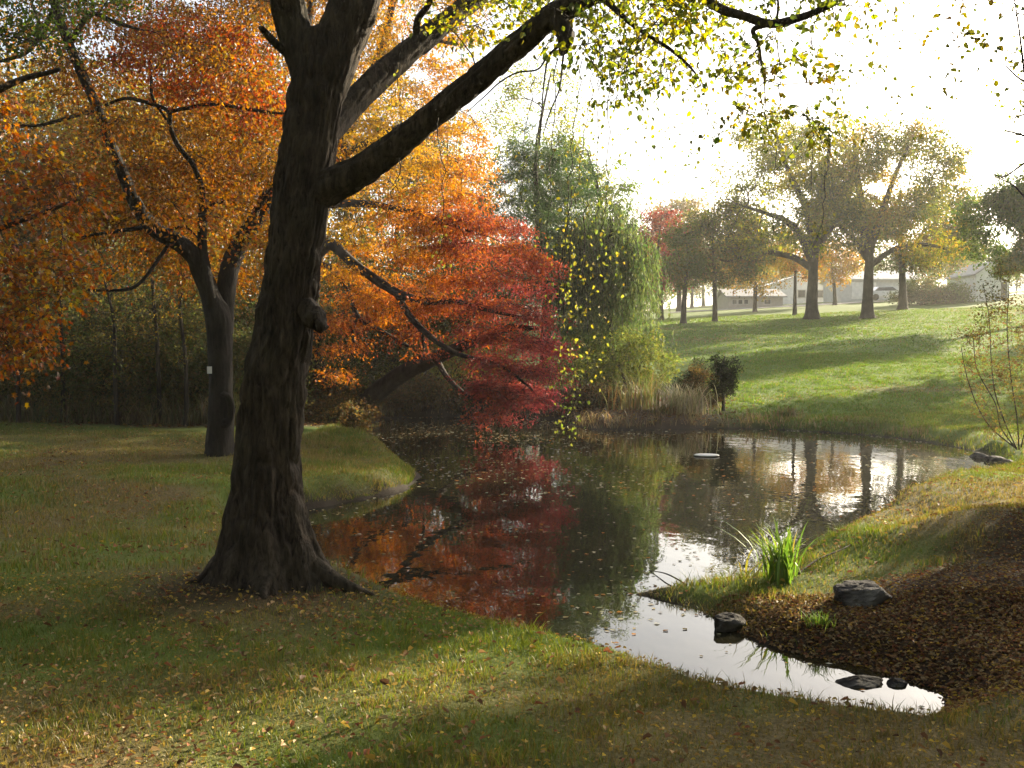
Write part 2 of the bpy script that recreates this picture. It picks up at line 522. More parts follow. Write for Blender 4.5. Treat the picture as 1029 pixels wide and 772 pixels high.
def water_mat():
    m, nt, out = new_mat('pond_water'); L = nt.links
    tc = N_(nt, 'ShaderNodeTexCoord')
    mp = N_(nt, 'ShaderNodeMapping'); mp.inputs['Scale'].default_value = (1.0, .55, 1)
    L.new(tc.outputs['Object'], mp.inputs[0])
    n1 = N_(nt, 'ShaderNodeTexNoise', Scale=1.6, Detail=3.0, Roughness=.5); L.new(mp.outputs[0], n1.inputs['Vector'])
    n2 = N_(nt, 'ShaderNodeTexNoise', Scale=9.0, Detail=2.0, Roughness=.5); L.new(mp.outputs[0], n2.inputs['Vector'])
    ad = N_(nt, 'ShaderNodeMath'); ad.operation = 'MULTIPLY_ADD'; ad.inputs[1].default_value = .10
    L.new(n2.outputs['Fac'], ad.inputs[0]); L.new(n1.outputs['Fac'], ad.inputs[2])
    b = N_(nt, 'ShaderNodeBump', Strength=.18, Distance=.03); L.new(ad.outputs[0], b.inputs['Height'])
    p = N_(nt, 'ShaderNodeBsdfPrincipled', Roughness=.015, IOR=1.37)
    p.inputs['Base Color'].default_value = (.014, .013, .007, 1)
    L.new(b.outputs[0], p.inputs['Normal']); L.new(p.outputs[0], out.inputs[0])
    return m


def haze_mat(dens):
    m, nt, out = new_mat('autumn_haze')
    v = N_(nt, 'ShaderNodeVolumePrincipled')
    v.inputs['Color'].default_value = (1.0, .97, .90, 1)
    v.inputs['Density'].default_value = dens
    v.inputs['Anisotropy'].default_value = .4
    nt.links.new(v.outputs[0], out.inputs['Volume'])
    return m


M = dict(
    leaf=leaf_mat('autumn_leaf', .55, .025), leaf_far=leaf_mat('distant_leaf', .58, .01, 1.25), grass=leaf_mat('grass_blade', .45, .04, 1.1),
    litter=leaf_mat('dry_leaf', .25, .015, 1.0), needle=leaf_mat('needle', .3, .04),
    bark_main=bark_mat('furrowed_dark_bark', (.006, .0045, .0035), (.14, .106, .080), 17, .24, 1.0, (.045, .046, .026), .3),
    bark=bark_mat('dark_bark', (.012, .010, .008), (.075, .060, .048), 12, .2, .6, (.10, .095, .075), .35),
    bark_black=bark_mat('smooth_dark_bark', (.007, .006, .005), (.05, .041, .034), 14, .2, .7, (.05, .05, .035), .3),
    bark_pale=bark_mat('grey_bark', (.03, .026, .02), (.14, .12, .095), 10, .2, .5),
    ground=ground_mat(), water=water_mat(),
)

# ------------------------------------------------------------------ ground sheet
XMAX, YMIN, YMAX = 150., -20., 215.


def warp(n, lo, hi, c, fine):
    """grid lines bunched round c"""
    t = np.linspace(-1, 1, n)
    a = 5.2
    s = np.sinh(a * t) / math.sinh(a)
    return np.where(s < 0, c + s * (c - lo), c + s * (hi - c))


gx = warp(430, -XMAX, XMAX, 1.0, 0)
gy = warp(520, YMIN, YMAX, 7.5, 0)
GX, GY = np.meshgrid(gx, gy)
GZ = H(GX.ravel(), GY.ravel())
mk = np.stack(masks(GX.ravel(), GY.ravel()), 1)
ny, nx = GX.shape
i = (np.arange(ny - 1)[:, None] * nx + np.arange(nx - 1)[None]).reshape(-1, 1)
mb = MB(); mb.add(np.stack([GX.ravel(), GY.ravel(), GZ], 1), i + [[0, 1, nx + 1, nx]], col=mk)
tag(mb.obj('ground', M['ground']), kind='structure')

# pond: a flat sheet a little wider than the shoreline, tucked under the banks
bb = chaikin(POND, 0)
ctr = POND.mean(0)
nP = len(POND)
nrm = np.stack([np.roll(POND, -1, 0)[:, 1] - np.roll(POND, 1, 0)[:, 1], -(np.roll(POND, -1, 0)[:, 0] - np.roll(POND, 1, 0)[:, 0])], 1)
x0, y0 = POND.min(0) - .4; x1, y1 = POND.max(0) + .4
wx = np.linspace(x0, x1, 140); wy = np.linspace(y0, y1, 200)
QX, QY = np.meshgrid(wx, wy)
s = poly_sd(POND, QX.ravel(), QY.ravel())
i = (np.arange(199)[:, None] * 140 + np.arange(139)[None]).reshape(-1, 1) + [[0, 1, 141, 140]]
keep = (s[i] < .35).any(1)
mb = MB(); mb.add(np.stack([QX.ravel(), QY.ravel(), np.full(QX.size, WZ)], 1), i[keep])
tag(mb.obj('pond_water', M['water']), kind='structure')

# ------------------------------------------------------------------ grass
def scatter(g, n, poly):
    """n points spread evenly over a polygon"""
    poly = np.asarray(poly, float); lo = poly.min(0); hi = poly.max(0)
    out = np.zeros((0, 2))
    while len(out) < n:
        p = g.uniform(lo, hi, (n * 2, 2))
        out = np.vstack([out, p[poly_sd(poly, p[:, 0], p[:, 1]) < 0]])
    return out[:n]


def blades(mb, g, P, h, w, lean=.5):
    x, y = P[:, 0], P[:, 1]
    s = poly_sd(POND, x, y); d, wn, mu = masks(x, y)
    k = (s > .05) & (g.uniform(0, 1, len(x)) > d * .97) & (g.uniform(0, 1, len(x)) > wn * .2)
    x, y, wn = x[k], y[k], wn[k]; n = len(x)
    z = H(x, y) - .004
    h = h * g.uniform(.5, 1.3, n) * (1 - .35 * wn) * (.45 + 1.1 * sstep(.3, .75, fbm(x * 2.6, y * 2.6, 3, 91))); w = w * g.uniform(.7, 1.3, n)
    a = g.uniform(0, 2 * math.pi, n)
    S = np.stack([np.cos(a), np.sin(a), 0 * a], 1)
    b = g.uniform(0, 2 * math.pi, n); ln = g.uniform(.1, 1, n) * lean * h
    Ld = np.stack([np.cos(b) * ln, np.sin(b) * ln, 0 * b], 1)
    B = np.stack([x, y, z], 1); Z = np.array([0, 0, 1.])
    hh = h[:, None]; ww = w[:, None]
    V = np.stack([B - S * ww * .5, B + S * ww * .5, B + Z * hh * .6 + Ld * .4 + S * ww * .35, B + Z * hh * .6 + Ld * .4 - S * ww * .35, B + Z * hh + Ld], 1)
    o = np.arange(n)[:, None] * 5
    t = g.uniform(0, 1, (n, 1)); big = fbm(x * .6, y * .6, 3, 61)[:, None]
    green = np.array([.055, .098, .014]); lime = np.array([.165, .185, .024]); straw = np.array([.23, .175, .050])
    c = green * (1 - big) + lime * big
    far = sstep(20, 34, y)[:, None]; green = green * (1 + .55 * far); lime = lime * (1 + far * np.array([-.12, .15, 0.]))  # hill blades brightened: sun and open sky on the slope put into their colour
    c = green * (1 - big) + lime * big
    dry = np.clip(wn[:, None] * .75 + .10, 0, .85)
    c = np.where(t < dry, straw * (.6 + .6 * g.uniform(0, 1, (n, 1))), c * (.7 + .6 * g.uniform(0, 1, (n, 1))))
    mb.add(V.reshape(-1, 3), o + [[0, 1, 2, 3]], o + [[3, 2, 4]], col=np.repeat(c, 5, 0))


g = np.random.default_rng(11)
mb = MB()
blades(mb, g, scatter(g, 120000, [(-3.3, 2.9), (3.3, 2.9), (4.0, 5.6), (-.4, 7), (-4.0, 7)]), .046, .0042, .9)
blades(mb, g, scatter(g, 90000, [(-3.8, 7), (-.4, 7), (-1.3, 9.5), (-2.4, 13), (-1.4, 15), (-2, 18.5), (-11, 21), (-10.5, 17), (-5.8, 10)]), .055, .008, .7)
blades(mb, g, scatter(g, 60000, [(.7, 8.1), (1.4, 7.0), (2.6, 7.4), (5.5, 9.2), (8.5, 11.6), (10, 17), (7.8, 16), (2.6, 10.6), (1.6, 9)]), .06, .006, .7)
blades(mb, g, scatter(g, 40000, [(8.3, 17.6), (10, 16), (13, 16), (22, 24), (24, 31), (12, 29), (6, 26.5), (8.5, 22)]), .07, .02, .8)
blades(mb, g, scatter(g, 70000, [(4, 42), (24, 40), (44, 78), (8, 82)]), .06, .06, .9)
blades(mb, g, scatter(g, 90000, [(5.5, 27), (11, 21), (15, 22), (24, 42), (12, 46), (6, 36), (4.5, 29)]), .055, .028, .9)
blades(mb, g, scatter(g, 22000, [(-3.8, 13), (-1.1, 13.8), (-1.0, 17), (-1.8, 19), (-3.8, 21)]), .07, .010, .8)
ct = scatter(g, 420, [(-3.3, 2.9), (3.3, 2.9), (4.0, 5.6), (-.4, 7), (-4.0, 7)])
blades(mb, g, (ct[:, None] + g.normal(0, .035, (420, 26, 2))).reshape(-1, 2), .070, .005, 1.1)
# longer fringe on the lip of the bank
q = POND[np.arange(0, nP)]
fr = []
for a_, b_ in zip(POND, np.roll(POND, -1, 0)):
    L = np.linalg.norm(b_ - a_); m_ = int(L * 260 / max(1, a_[1] / 8))
    if m_: fr.append(a_ + (b_ - a_) * g.uniform(0, 1, (m_, 1)) + g.normal(0, .22, (m_, 2)))
blades(mb, g, np.vstack(fr), .10, .006, 1.0)
tag(mb.obj('grass', M['grass'], smooth=False), kind='stuff', label='mown autumn lawn grass round the pond')

# fallen leaves
LIT = np.array([(.30, .17, .07), (.20, .11, .05), (.36, .24, .11), (.42, .28, .05), (.14, .07, .035), (.30, .23, .12), (.24, .09, .04)])
g = np.random.default_rng(12)
mb = MB()


def litter(P, size, keepfn=None, lift=.012, bright=1.0):
    x, y = P[:, 0], P[:, 1]; s = poly_sd(POND, x, y); k = s > .04
    if keepfn is not None: k &= keepfn(x, y)
    x, y = x[k], y[k]; n = len(x)
    z = H(x, y) + lift + g.uniform(0, .02, n)
    a = g.uniform(0, 2 * math.pi, n)
    D = np.stack([np.cos(a), np.sin(a), g.normal(0, .25, n)], 1)
    Nn = np.stack([g.normal(0, .35, n), g.normal(0, .35, n), np.ones(n)], 1)
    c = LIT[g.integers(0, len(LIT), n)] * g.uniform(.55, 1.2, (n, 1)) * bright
    leaves(mb, np.stack([x, y, z], 1), D, Nn, size * g.uniform(.6, 1.3, n), .7, c, 'ovate', .3, g.uniform(-.1, .35))


litter(scatter(g, 650, [(-3.0, 2.9), (3.0, 2.9), (3.4, 5.2), (-.4, 6.6), (-3.8, 6.6)]), .042, lift=.022)
LIT0 = LIT; LIT = np.array([(.46, .33, .05), (.40, .27, .05), (.34, .24, .07), (.30, .19, .06)])
litter(scatter(g, 9000, [(-3.3, 2.9), (3.3, 2.9), (4.0, 5.6), (-.4, 7), (-4.0, 7)]), .022, lambda x, y: g.uniform(0, 1, len(x)) < .15 + .85 * sstep(.35, .6, fbm(x * .9, y * .9, 3, 97)), lift=.018)
LIT = LIT0
drift = lambda x, y: g.uniform(0, 1, len(x)) < .12 + .9 * sstep(.42, .68, fbm(x * 1.1, y * 1.1, 4, 95))
litter(scatter(g, 12000, [(-3.3, 2.9), (3.3, 2.9), (4.0, 5.6), (-.4, 7), (-4.0, 7)]), .028, drift, lift=.012)
litter(scatter(g, 5500, [(-3.8, 7), (-.4, 7), (-2.4, 13), (-2, 18.5), (-11, 21), (-10.5, 17), (-5.8, 10)]), .04, drift, lift=.02)
dm = lambda x, y: g.uniform(0, 1, len(x)) < masks(x, y)[0]
litter(scatter(g, 60000, [(1.2, 7.2), (2.6, 5.1), (5, 3.4), (8, 6), (9, 13), (3.9, 10), (2.4, 8.6)]), .027, dm, lift=.0, bright=.9)
litter(scatter(g, 1500, [(.7, 8.2), (2.5, 8), (8, 12), (10, 17), (7.8, 16), (2.6, 10.6)]), .045, lift=.02)
litter(scatter(g, 1600, [(-2.9, 5.6), (-.3, 5.6), (-.3, 7.2), (-1.2, 8), (-2.9, 8)]), .035, dm, lift=.0)
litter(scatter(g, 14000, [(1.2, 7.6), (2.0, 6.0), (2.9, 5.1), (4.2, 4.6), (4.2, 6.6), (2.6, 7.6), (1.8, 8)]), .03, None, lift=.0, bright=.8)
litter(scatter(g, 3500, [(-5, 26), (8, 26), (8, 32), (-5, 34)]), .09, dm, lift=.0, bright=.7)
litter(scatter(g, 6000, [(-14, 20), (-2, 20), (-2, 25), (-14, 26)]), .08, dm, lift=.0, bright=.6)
tag(mb.obj('fallen_leaves', M['litter'], smooth=False), kind='stuff', label='brown and yellow fallen leaves strewn over grass and bank')

# floating bits on the pond
g = np.random.default_rng(13)
mb = MB()
P = scatter(g, 9500, POND)
dens = sstep(.42, .68, fbm(P[:, 0] * .55, P[:, 1] * .8, 4, 71)) * .9 + .06
dens = np.maximum(dens, sstep(.5, .05, -poly_sd(POND, P[:, 0], P[:, 1])) * .8)
tip = np.array(Wp(600, 590)); dens = np.maximum(dens, sstep(1.3, .2, np.hypot(P[:, 0] - tip[0], P[:, 1] - tip[1])))
dens = np.maximum(dens * .75, .20 * sstep(11, 14, P[:, 1]) * sstep(-.5, 2.5, P[:, 0]) * sstep(.3, .6, fbm(P[:, 0] * .8, P[:, 1] * .5, 3, 77)))
P = P[g.uniform(0, 1, len(P)) < dens]
n = len(P); a = g.uniform(0, 6.28, n)
D = np.stack([np.cos(a), np.sin(a), 0 * a], 1); Nn = np.stack([g.normal(0, .06, n), g.normal(0, .06, n), np.ones(n)], 1)
c = np.array([(.30, .24, .12), (.34, .33, .22), (.12, .09, .04), (.42, .40, .30), (.35, .16, .04)])[g.integers(0, 5, n)]
leaves(mb, np.column_stack([P, np.full(n, WZ + .006)]), D, Nn, np.clip(.035 + .0016 * P[:, 1], 0, .08) * g.uniform(.5, 1.4, n), .7, c, 'rhomb', .04, .03)
tag(mb.obj('floating_leaves', M['litter'], smooth=False), kind='stuff', label='pale leaves and specks drifting on the pond')


# ------------------------------------------------------------------ trees
def limb(mb, pts, k=8, rough=.06, m=6, seed=0):
    """pts: (px, py, Y, width in px) down the middle of a limb"""
    A = np.array([list(at(a, b, Y)) + [w * .5 * Y / F] for a, b, Y, w in pts])
    S = smooth_line(A, m)
    tube(mb, S[:, :3], np.maximum(S[:, 3], .003), k, rough, seed)
    return S[:, :3], np.maximum(S[:, 3], .003)


def bark_tube(mb, P, rad, k=88, amp=.018, seed=0, flare=None, fs=1.0):
    """a limb with real furrowed relief"""
    n = len(P); T = unit(np.gradient(P, axis=0)); u = np.array([1.0, 0, 0]); U = np.zeros((n, 3))
    for i in range(n):
        u = u - T[i] * np.dot(u, T[i]); u /= np.linalg.norm(u); U[i] = u
    B = np.cross(T, U); a = np.linspace(0, 2 * math.pi, k, endpoint=False)
    ll = np.concatenate([[0], np.cumsum(np.linalg.norm(np.diff(P, axis=0), axis=1))])
    LL, AA = np.meshgrid(ll, a, indexing='ij'); RR = np.repeat(rad[:, None], k, 1)
    cx, sx = np.cos(AA) * RR, np.sin(AA) * RR
    wob = vnoise(cx * 5, sx * 5, LL * 1.2, seed + 3) - .5
    f1 = 1 - np.abs(2 * vnoise(cx * 24 * fs + wob * 2.5, sx * 24 * fs + wob * 2.5, LL * 5.5 * fs, seed) - 1)
    f2 = 1 - np.abs(2 * vnoise(cx * 50 * fs + wob * 3, sx * 50 * fs, LL * 15 * fs, seed + 1) - 1)
    d = amp * (1.3 * (.5 - f1 ** 1.5) + .45 * (.5 - f2)) + wob * .03 * np.minimum(RR * 4, 1) * .8
    rr = RR + d
    if flare is not None: rr = rr * flare(AA, LL, P)
    V = P[:, None] + rr[..., None] * (U[:, None] * np.cos(AA)[..., None] + B[:, None] * np.sin(AA)[..., None])
    i = np.arange(n - 1)[:, None] * k; j = np.arange(k)[None]; j2 = (j + 1) % k
    Q = np.stack([i + j, i + j2, i + k + j2, i + k + j], -1).reshape(-1, 4)
    V = np.vstack([V.reshape(-1, 3), P[-1:] + T[-1:] * rad[-1] * .6])
    e = (n - 1) * k; jj = np.arange(k)
    mb.add(V, Q, np.stack([np.full(k, n * k), e + jj, e + (jj + 1) % k], -1))


def plimb(pts, m=10):
    A = np.array([list(at(a, b, Y)) + [w * .5 * Y / F] for a, b, Y, w in pts])
    S = smooth_line(A, m)
    return S[:, :3], S[:, 3]


def in_poly_px(g, n, poly, Y0, Y1, thr=0.0, ns=.9, seed=0):
    out = []
    poly = np.asarray(poly, float); got = 0
    while got < n:
        p = scatter(g, n, poly); Y = g.uniform(Y0, Y1, n)
        X = np.array([at(a, b, c) for (a, b), c in zip(p, Y)])
        k = vnoise(X[:, 0] / ns, X[:, 1] / ns, X[:, 2] / ns, seed) > thr
        out.append(X[k]); got += k.sum()
    return np.concatenate(out)[:n]


# ---- the big dark tree on the near lawn
g = np.random.default_rng(21)
base = np.array([at(272, 585, 6.9)[0], 6.9, 0.0]); base[2] = H1(base[0], base[1])
root = thing('shade_tree', 'huge dark furrowed trunk forking above the near lawn, with hanging yellow-green leaves', 'tree', base)
bt = MB()
P, r = plimb([(273, 600, 6.9, 92), (271, 565, 6.9, 88), (268.5, 520, 6.9, 80), (268, 494, 6.9, 73), (270, 445, 6.9, 67), (276, 375, 6.9, 66), (284, 335, 6.9, 63),
              (292, 274, 6.9, 59), (303, 200, 6.9, 60), (312, 136, 6.9, 58), (318, 95, 6.9, 60), (322, 60, 6.9, 58), (325, 35, 6.9, 46)], 34)


def flare(A, L, P):
    e = np.exp(-np.maximum(L - .08, 0) / .28)
    lob = .5 + .5 * np.cos(5 * A + 1.1) * .75 + .22 * np.cos(3 * A + .4) + .12 * np.cos(9 * A)
    return 1 + e * (.26 + .46 * lob) + .04 * np.exp(-L / 1.0) * np.cos(5 * A + 1.1)


bark_tube(bt, P, r * .93, 230, .024, 1, flare)
limbs = [(P, r)]
for k_, pts in enumerate([
    [(314, 110, 6.9, 30), (305, 60, 6.9, 34), (293, 20, 6.9, 34), (284, -20, 6.8, 32), (268, -110, 6.7, 27), (240, -240, 6.5, 20), (225, -380, 6.2, 13), (215, -520, 6.0, 7)],
    [(316, 125, 6.9, 40), (330, 70, 6.9, 52), (346, 30, 6.9, 50), (360, -5, 6.9, 47), (378, -70, 7.0, 40), (400, -190, 7.2, 30), (420, -340, 7.4, 20), (425, -500, 7.5, 10)],
    [(308, 200, 6.9, 36), (333, 186, 6.85, 36), (355, 176, 6.8, 32), (385, 156, 6.7, 29), (425, 125, 6.6, 27), (470, 88, 6.5, 26), (515, 50, 6.4, 25), (553, 18, 6.3, 25), (600, -8, 6.2, 17), (660, -50, 6.0, 14), (740, -90, 5.8, 10), (830, -120, 5.5, 6)],
    [(318, 150, 7.1, 26), (338, 122, 7.4, 27), (358, 100, 7.6, 26), (385, 74, 7.8, 25), (418, 46, 8.0, 23), (448, 22, 8.2, 20), (480, -2, 8.4, 17), (540, -40, 8.7, 13), (620, -90, 9.0, 8)],
]):
    P_, r_ = plimb(pts, 16)
    bark_tube(bt, P_, r_, 80, .012, 10 + k_, None, 1.3)
    limbs.append((P_, r_))
for pts in [
    [(740, -90, 5.8, 9), (706, -40, 5.8, 9), (704, -8, 5.8, 9), (722, 8, 5.8, 9.5), (750, 17, 5.8, 9), (774, 24, 5.8, 9), (800, 19, 5.8, 7.5), (826, 9, 5.8, 6.5), (850, -3, 5.8, 5), (900, -40, 5.8, 3)],
    [(774, 24, 5.8, 6), (757, 30, 5.8, 5), (762, 44, 5.8, 4), (765, 62, 5.8, 2.5)],
    [(780, 22, 5.8, 3), (782, 8, 5.8, 2.5), (781, -6, 5.8, 2)],
    [(600, -8, 6.2, 8), (632, 22, 6.1, 5), (652, 36, 6.05, 4), (674, 50, 6.0, 3.5), (690, 64, 6.0, 3), (699, 74, 6.0, 2)],
    [(553, 18, 6.3, 22), (566, 30, 6.25, 20), (568, 44, 6.2, 15), (565, 53, 6.2, 8)],
    [(562, 46, 6.2, 3), (551, 58, 6.2, 2.0), (546, 90, 6.2, 1.6), (544, 122, 6.2, 1.3), (542, 146, 6.2, .9)],
    [(567, 48, 6.2, 2.6), (565, 66, 6.2, 1.9), (562, 90, 6.2, 1.6), (553, 112, 6.2, 1.4), (546, 134, 6.2, .9)],
    [(549, 58, 6.25, 2), (540, 70, 6.25, 1.8), (520, 73, 6.3, 1.8), (502, 83, 6.4, 1.6), (487, 97, 6.45, 1.3), (470, 112, 6.5, .9)],
    [(418, 46, 8.0, 8), (420, 20, 7.9, 7), (432, 2, 7.8, 6), (440, -30, 7.7, 5)],
    [(290, 55, 6.9, 9), (277, 44, 6.8, 8), (266, 32, 6.75, 7), (262, 28, 6.7, 5)],
    [(306, 306, 6.85, 24), (313, 316, 6.8, 25), (318, 322, 6.76, 22), (321, 326, 6.73, 17), (322, 328, 6.71, 13), (320, 329, 6.72, 6)],
]:
    limbs.append(limb(bt, pts, 14, .28, 6, 5) if pts[0][3] == 24 else limb(bt, pts, 8, .1))
# buttress roots running out over the turf
for (dx0, dy0, dx1, dy1, w0) in [(.28, -.06, .70, -.20, .10), (.08, -.34, .10, -.50, .05), (-.32, -.10, -.54, -.14, .06)]:
    q = []
    for t in np.linspace(0, 1, 9):
        x = base[0] + dx0 * .6 + (dx1 - dx0 * .6) * t + .03 * math.sin(t * 5 + dx0 * 9); y = base[1] + dy0 * .6 + (dy1 - dy0 * .6) * t
        q.append((x, y, H1(x, y) + (1 - t) ** 1.6 * .22 + .004))
    tube(bt, np.array(q), w0 * (1 - np.linspace(0, 1, 9)) ** .8 + .012, 9, .12)
# twigs and hanging leaf strands
fol = MB(); tw = MB()
pal_main = palette([(.10, .14, .03), (.20, .23, .04), (.32, .31, .05), (.44, .37, .05), (.36, .24, .04)], [2, 3, 3, 2, .6], .2, .5)
pal_yel = palette([(.14, .17, .04), (.22, .22, .05), (.31, .27, .06)], None, .18, .4)


def strand(path, Y, n_lf, spread, pal, size, start=0.0):
    S, _ = plimb([(a, b, Y, 1) for a, b in path], 8)
    S = S + g.normal(0, .008, S.shape)
    tube(tw, S, np.linspace(.003, .0012, len(S)), 4)
    u = g.uniform(start, 1, n_lf) * (len(S) - 1)
    i0 = np.clip(u.astype(int), 0, len(S) - 2); fr = (u - i0)[:, None]
    X = S[i0] * (1 - fr) + S[i0 + 1] * fr + g.normal(0, spread, (n_lf, 3))
    D = g.normal(0, .7, X.shape); D[:, 2] -= .8
    leaves(fol, X, D, g.normal(0, 1, X.shape), size * g.uniform(.6, 1.2, n_lf), .78, pal(g, X), 'ovate', .2, .15)


for path, n_lf, sp in [
    ([(600, 40), (590, 120), (578, 200), (572, 260), (580, 310)], 60, .055),
    ([(585, 60), (575, 150), (570, 230), (566, 300), (572, 350), (578, 400), (566, 440)], 100, .05),
    ([(575, 190), (566, 250), (562, 330), (568, 410), (574, 436)], 70, .045),
    ([(605, 20), (602, 110), (600, 190), (598, 250), (604, 300)], 70, .08),
    ([(612, 60), (610, 170), (606, 230), (612, 262), (616, 290)], 55, .06),
    ([(590, 200), (586, 260), (590, 320), (592, 360), (588, 395)], 70, .06),
    ([(560, 60), (556, 130), (552, 200), (548, 250)], 35, .06),
    ([(536, 80), (528, 150), (524, 210)], 26, .06),
    ([(780, 30), (784, 90), (780, 160), (776, 210), (778, 246)], 46, .05),
    ([(842, 10), (838, 90), (830, 170), (826, 230), (824, 246)], 40, .05),
    ([(700, 74), (715, 120), (722, 160)], 26, .07), ([(640, 30), (640, 90), (660, 150), (690, 190)], 46, .09),
    ([(668, 46), (676, 110), (690, 150), (700, 180)], 40, .09), ([(620, 10), (628, 70), (636, 130), (644, 170)], 44, .09),
    ([(765, 62), (768, 100), (764, 140)], 30, .06), ([(810, 16), (822, 60), (846, 100), (850, 130)], 40, .09),
    ([(850, -3), (880, 40), (900, 90), (912, 120)], 24, .09), ([(880, -40), (920, 10), (960, 60), (975, 90)], 26, .10),
    ([(890, -40), (900, 20), (930, 80), (890, 140)], 22, .1), ([(820, -60), (850, 10), (880, 70), (866, 150)], 26, .1),
    ([(700, -30), (720, 40), (738, 90), (742, 130)], 36, .08), ([(405, 40), (398, 90), (388, 112), (384, 124)], 18, .035),
    ([(440, 120), (446, 200), (442, 250), (446, 276)], 26, .05), ([(404, 160), (392, 205), (388, 232)], 12, .04),
]:
    strand(path, g.uniform(5.7, 6.5), int(n_lf * 1.05), sp, pal_yel if (path[-1][1] > 240 or path[0][0] < 560) else pal_main, .027, .15)
tops = np.concatenate([
    in_poly_px(g, 52, [(540, -40), (680, -60), (700, 70), (640, 90), (600, 60), (545, 40)], 5.4, 7.2),
    in_poly_px(g, 24, [(640, -40), (850, -60), (850, 60), (780, 90), (720, 80), (650, 40)], 5.2, 6.6),
    in_poly_px(g, 10, [(820, -60), (990, -80), (960, 40), (880, 60)], 5.2, 6.6),
    in_poly_px(g, 7, [(700, 60), (860, 60), (830, 130), (740, 120)], 5.4, 6.6),
    in_poly_px(g, 34, [(420, -60), (560, -60), (550, 20), (470, 40), (430, 20)], 6.4, 8.4),
])
ends, dirs = grow(g, limbs[2:], tops, bt, .3, .007, .1, .35, .0025, 5, .02)
spray(g, ends, dirs, .30, 5, 8, .038, pal_main, fol, tw, .6, .55, .78, 'ovate', .4, .003, .10)
# crown overhead, outside the picture but shading the lawn
n = 460
v = unit(g.normal(0, 1, (n, 3))) * g.uniform(.35, 1, (n, 1)) ** .5
top = base + np.array([.4, .6, 8.0]) + v * np.array([5.6, 5.4, 3.7])
top = top[(top[:, 2] > 4.2 + np.clip(top[:, 1], 0, 20) * .36)]
ends, dirs = grow(g, limbs[:5], top, bt, .1, .010, .25, .75, .004, 5, .07)
spray(g, ends, dirs, .66, 6, 9, .09, pal_main, fol, None, .6, .3, .75, 'rhomb', .7)
bt.obj('trunk', M['bark_main'], root, origin=base)
tw.obj('twigs', M['bark'], root, origin=base)
fol.obj('crown', M['leaf'], root, smooth=False, origin=base)

# ---- the three-stemmed tree behind it on the left lawn
g = np.random.default_rng(22)
base = np.array([at(221, 454, 15.8)[0], 15.8, 0]); base[2] = H1(base[0], base[1])
root = thing('cherry_tree', 'three-stemmed dark tree with orange leaves and a scarred trunk on the back lawn', 'tree', base)
bt = MB(); limbs = []
P, r = plimb([(221, 460, 15.8, 33), (221, 448, 15.8, 29), (222, 420, 15.8, 26), (222, 380, 15.8, 24), (221, 345, 15.8, 25), (219, 318, 15.8, 26), (214, 302, 15.8, 20), (208, 285, 15.8, 14)], 14)
bark_tube(bt, P, r, 60, .012, 40, None, .8); limbs.append((P, r))
for k_, pts in enumerate([
    [(219, 335, 15.8, 20), (212, 300, 15.8, 19), (203, 275, 15.8, 19), (195, 258, 15.7, 18), (178, 243, 15.6, 17), (155, 230, 15.5, 16), (138, 208, 15.4, 14), (124, 176, 15.2, 12), (112, 146, 15.1, 11), (98, 110, 15, 10), (84, 78, 15, 10), (70, 46, 15, 9), (56, 8, 15, 9), (46, -40, 15, 7), (40, -120, 15, 5), (35, -200, 15, 3)],
    [(214, 310, 15.7, 11), (206, 270, 15.7, 11), (203, 240, 15.7, 10), (204, 212, 15.7, 10), (205, 202, 15.7, 8)],
    [(204, 206, 15.7, 6), (203, 190, 15.6, 5.5), (194, 166, 15.5, 5.5), (180, 148, 15.4, 5), (171, 128, 15.3, 5), (169, 112, 15.2, 4.5), (150, 104, 15.1, 4), (126, 99, 15, 3.5), (106, 106, 15, 3)],
    [(169, 113, 15.2, 4), (186, 109, 15.1, 4), (212, 105, 15, 3.5), (240, 108, 14.8, 3.5), (270, 113, 14.7, 3), (300, 115, 14.6, 2)],
    [(171, 125, 15.3, 3), (154, 100, 15.2, 3), (152, 80, 15.2, 3), (150, 60, 15.1, 2)],
    [(205, 208, 15.7, 6), (214, 206, 15.7, 7), (222, 202, 15.6, 5), (225, 200, 15.6, 3)],
    [(224, 335, 15.9, 20), (226, 300, 16, 20), (232, 265, 16.1, 19), (246, 238, 16.2, 18), (262, 214, 16.3, 17), (276, 185, 16.4, 14), (290, 150, 16.5, 11), (300, 90, 16.6, 9), (310, 20, 16.7, 7), (316, -60, 16.8, 4)],
    [(150, 228, 15.5, 5), (120, 232, 15.2, 4), (95, 236, 15, 3), (60, 240, 14.8, 2)],
    [(172, 242, 15.6, 4), (140, 285, 15.4, 3.5), (110, 292, 15.2, 3), (70, 290, 15, 2.5)],
    [(165, 234, 15.6, 3), (185, 228, 15.5, 2.5), (200, 240, 15.4, 1.6)],
    [(98, 110, 15, 5), (70, 118, 14.6, 4), (40, 126, 14.3, 3), (10, 126, 14, 2)],
    [(70, 46, 15, 6), (90, 15, 14.8, 5), (115, 22, 14.6, 4), (140, 30, 14.4, 2.5)],
    [(56, 8, 15, 6), (30, 50, 14.7, 4), (0, 62, 14.4, 3)],
    [(245, 240, 16.2, 5), (252, 222, 16, 4.5), (262, 206, 15.8, 4), (272, 190, 15.6, 3)],
]):
    P_, r_ = plimb(pts, 8)
    if pts[0][3] > 15: bark_tube(bt, P_, r_, 36, .008, 50 + k_, None, .9)
    else: tube(bt, P_, np.maximum(r_, .004), 8, .1, k_)
    limbs.append((P_, np.maximum(r_, .004)))
sc = at(225, 412, 15.63)                       # old wound, half grown over
ring = [sc + np.array([.11 * math.cos(t), .03 * math.cos(t), .24 * math.sin(t)]) for t in np.linspace(-1.9, 1.7, 16)]
tube(bt, np.array(ring), .05, 9, .3)
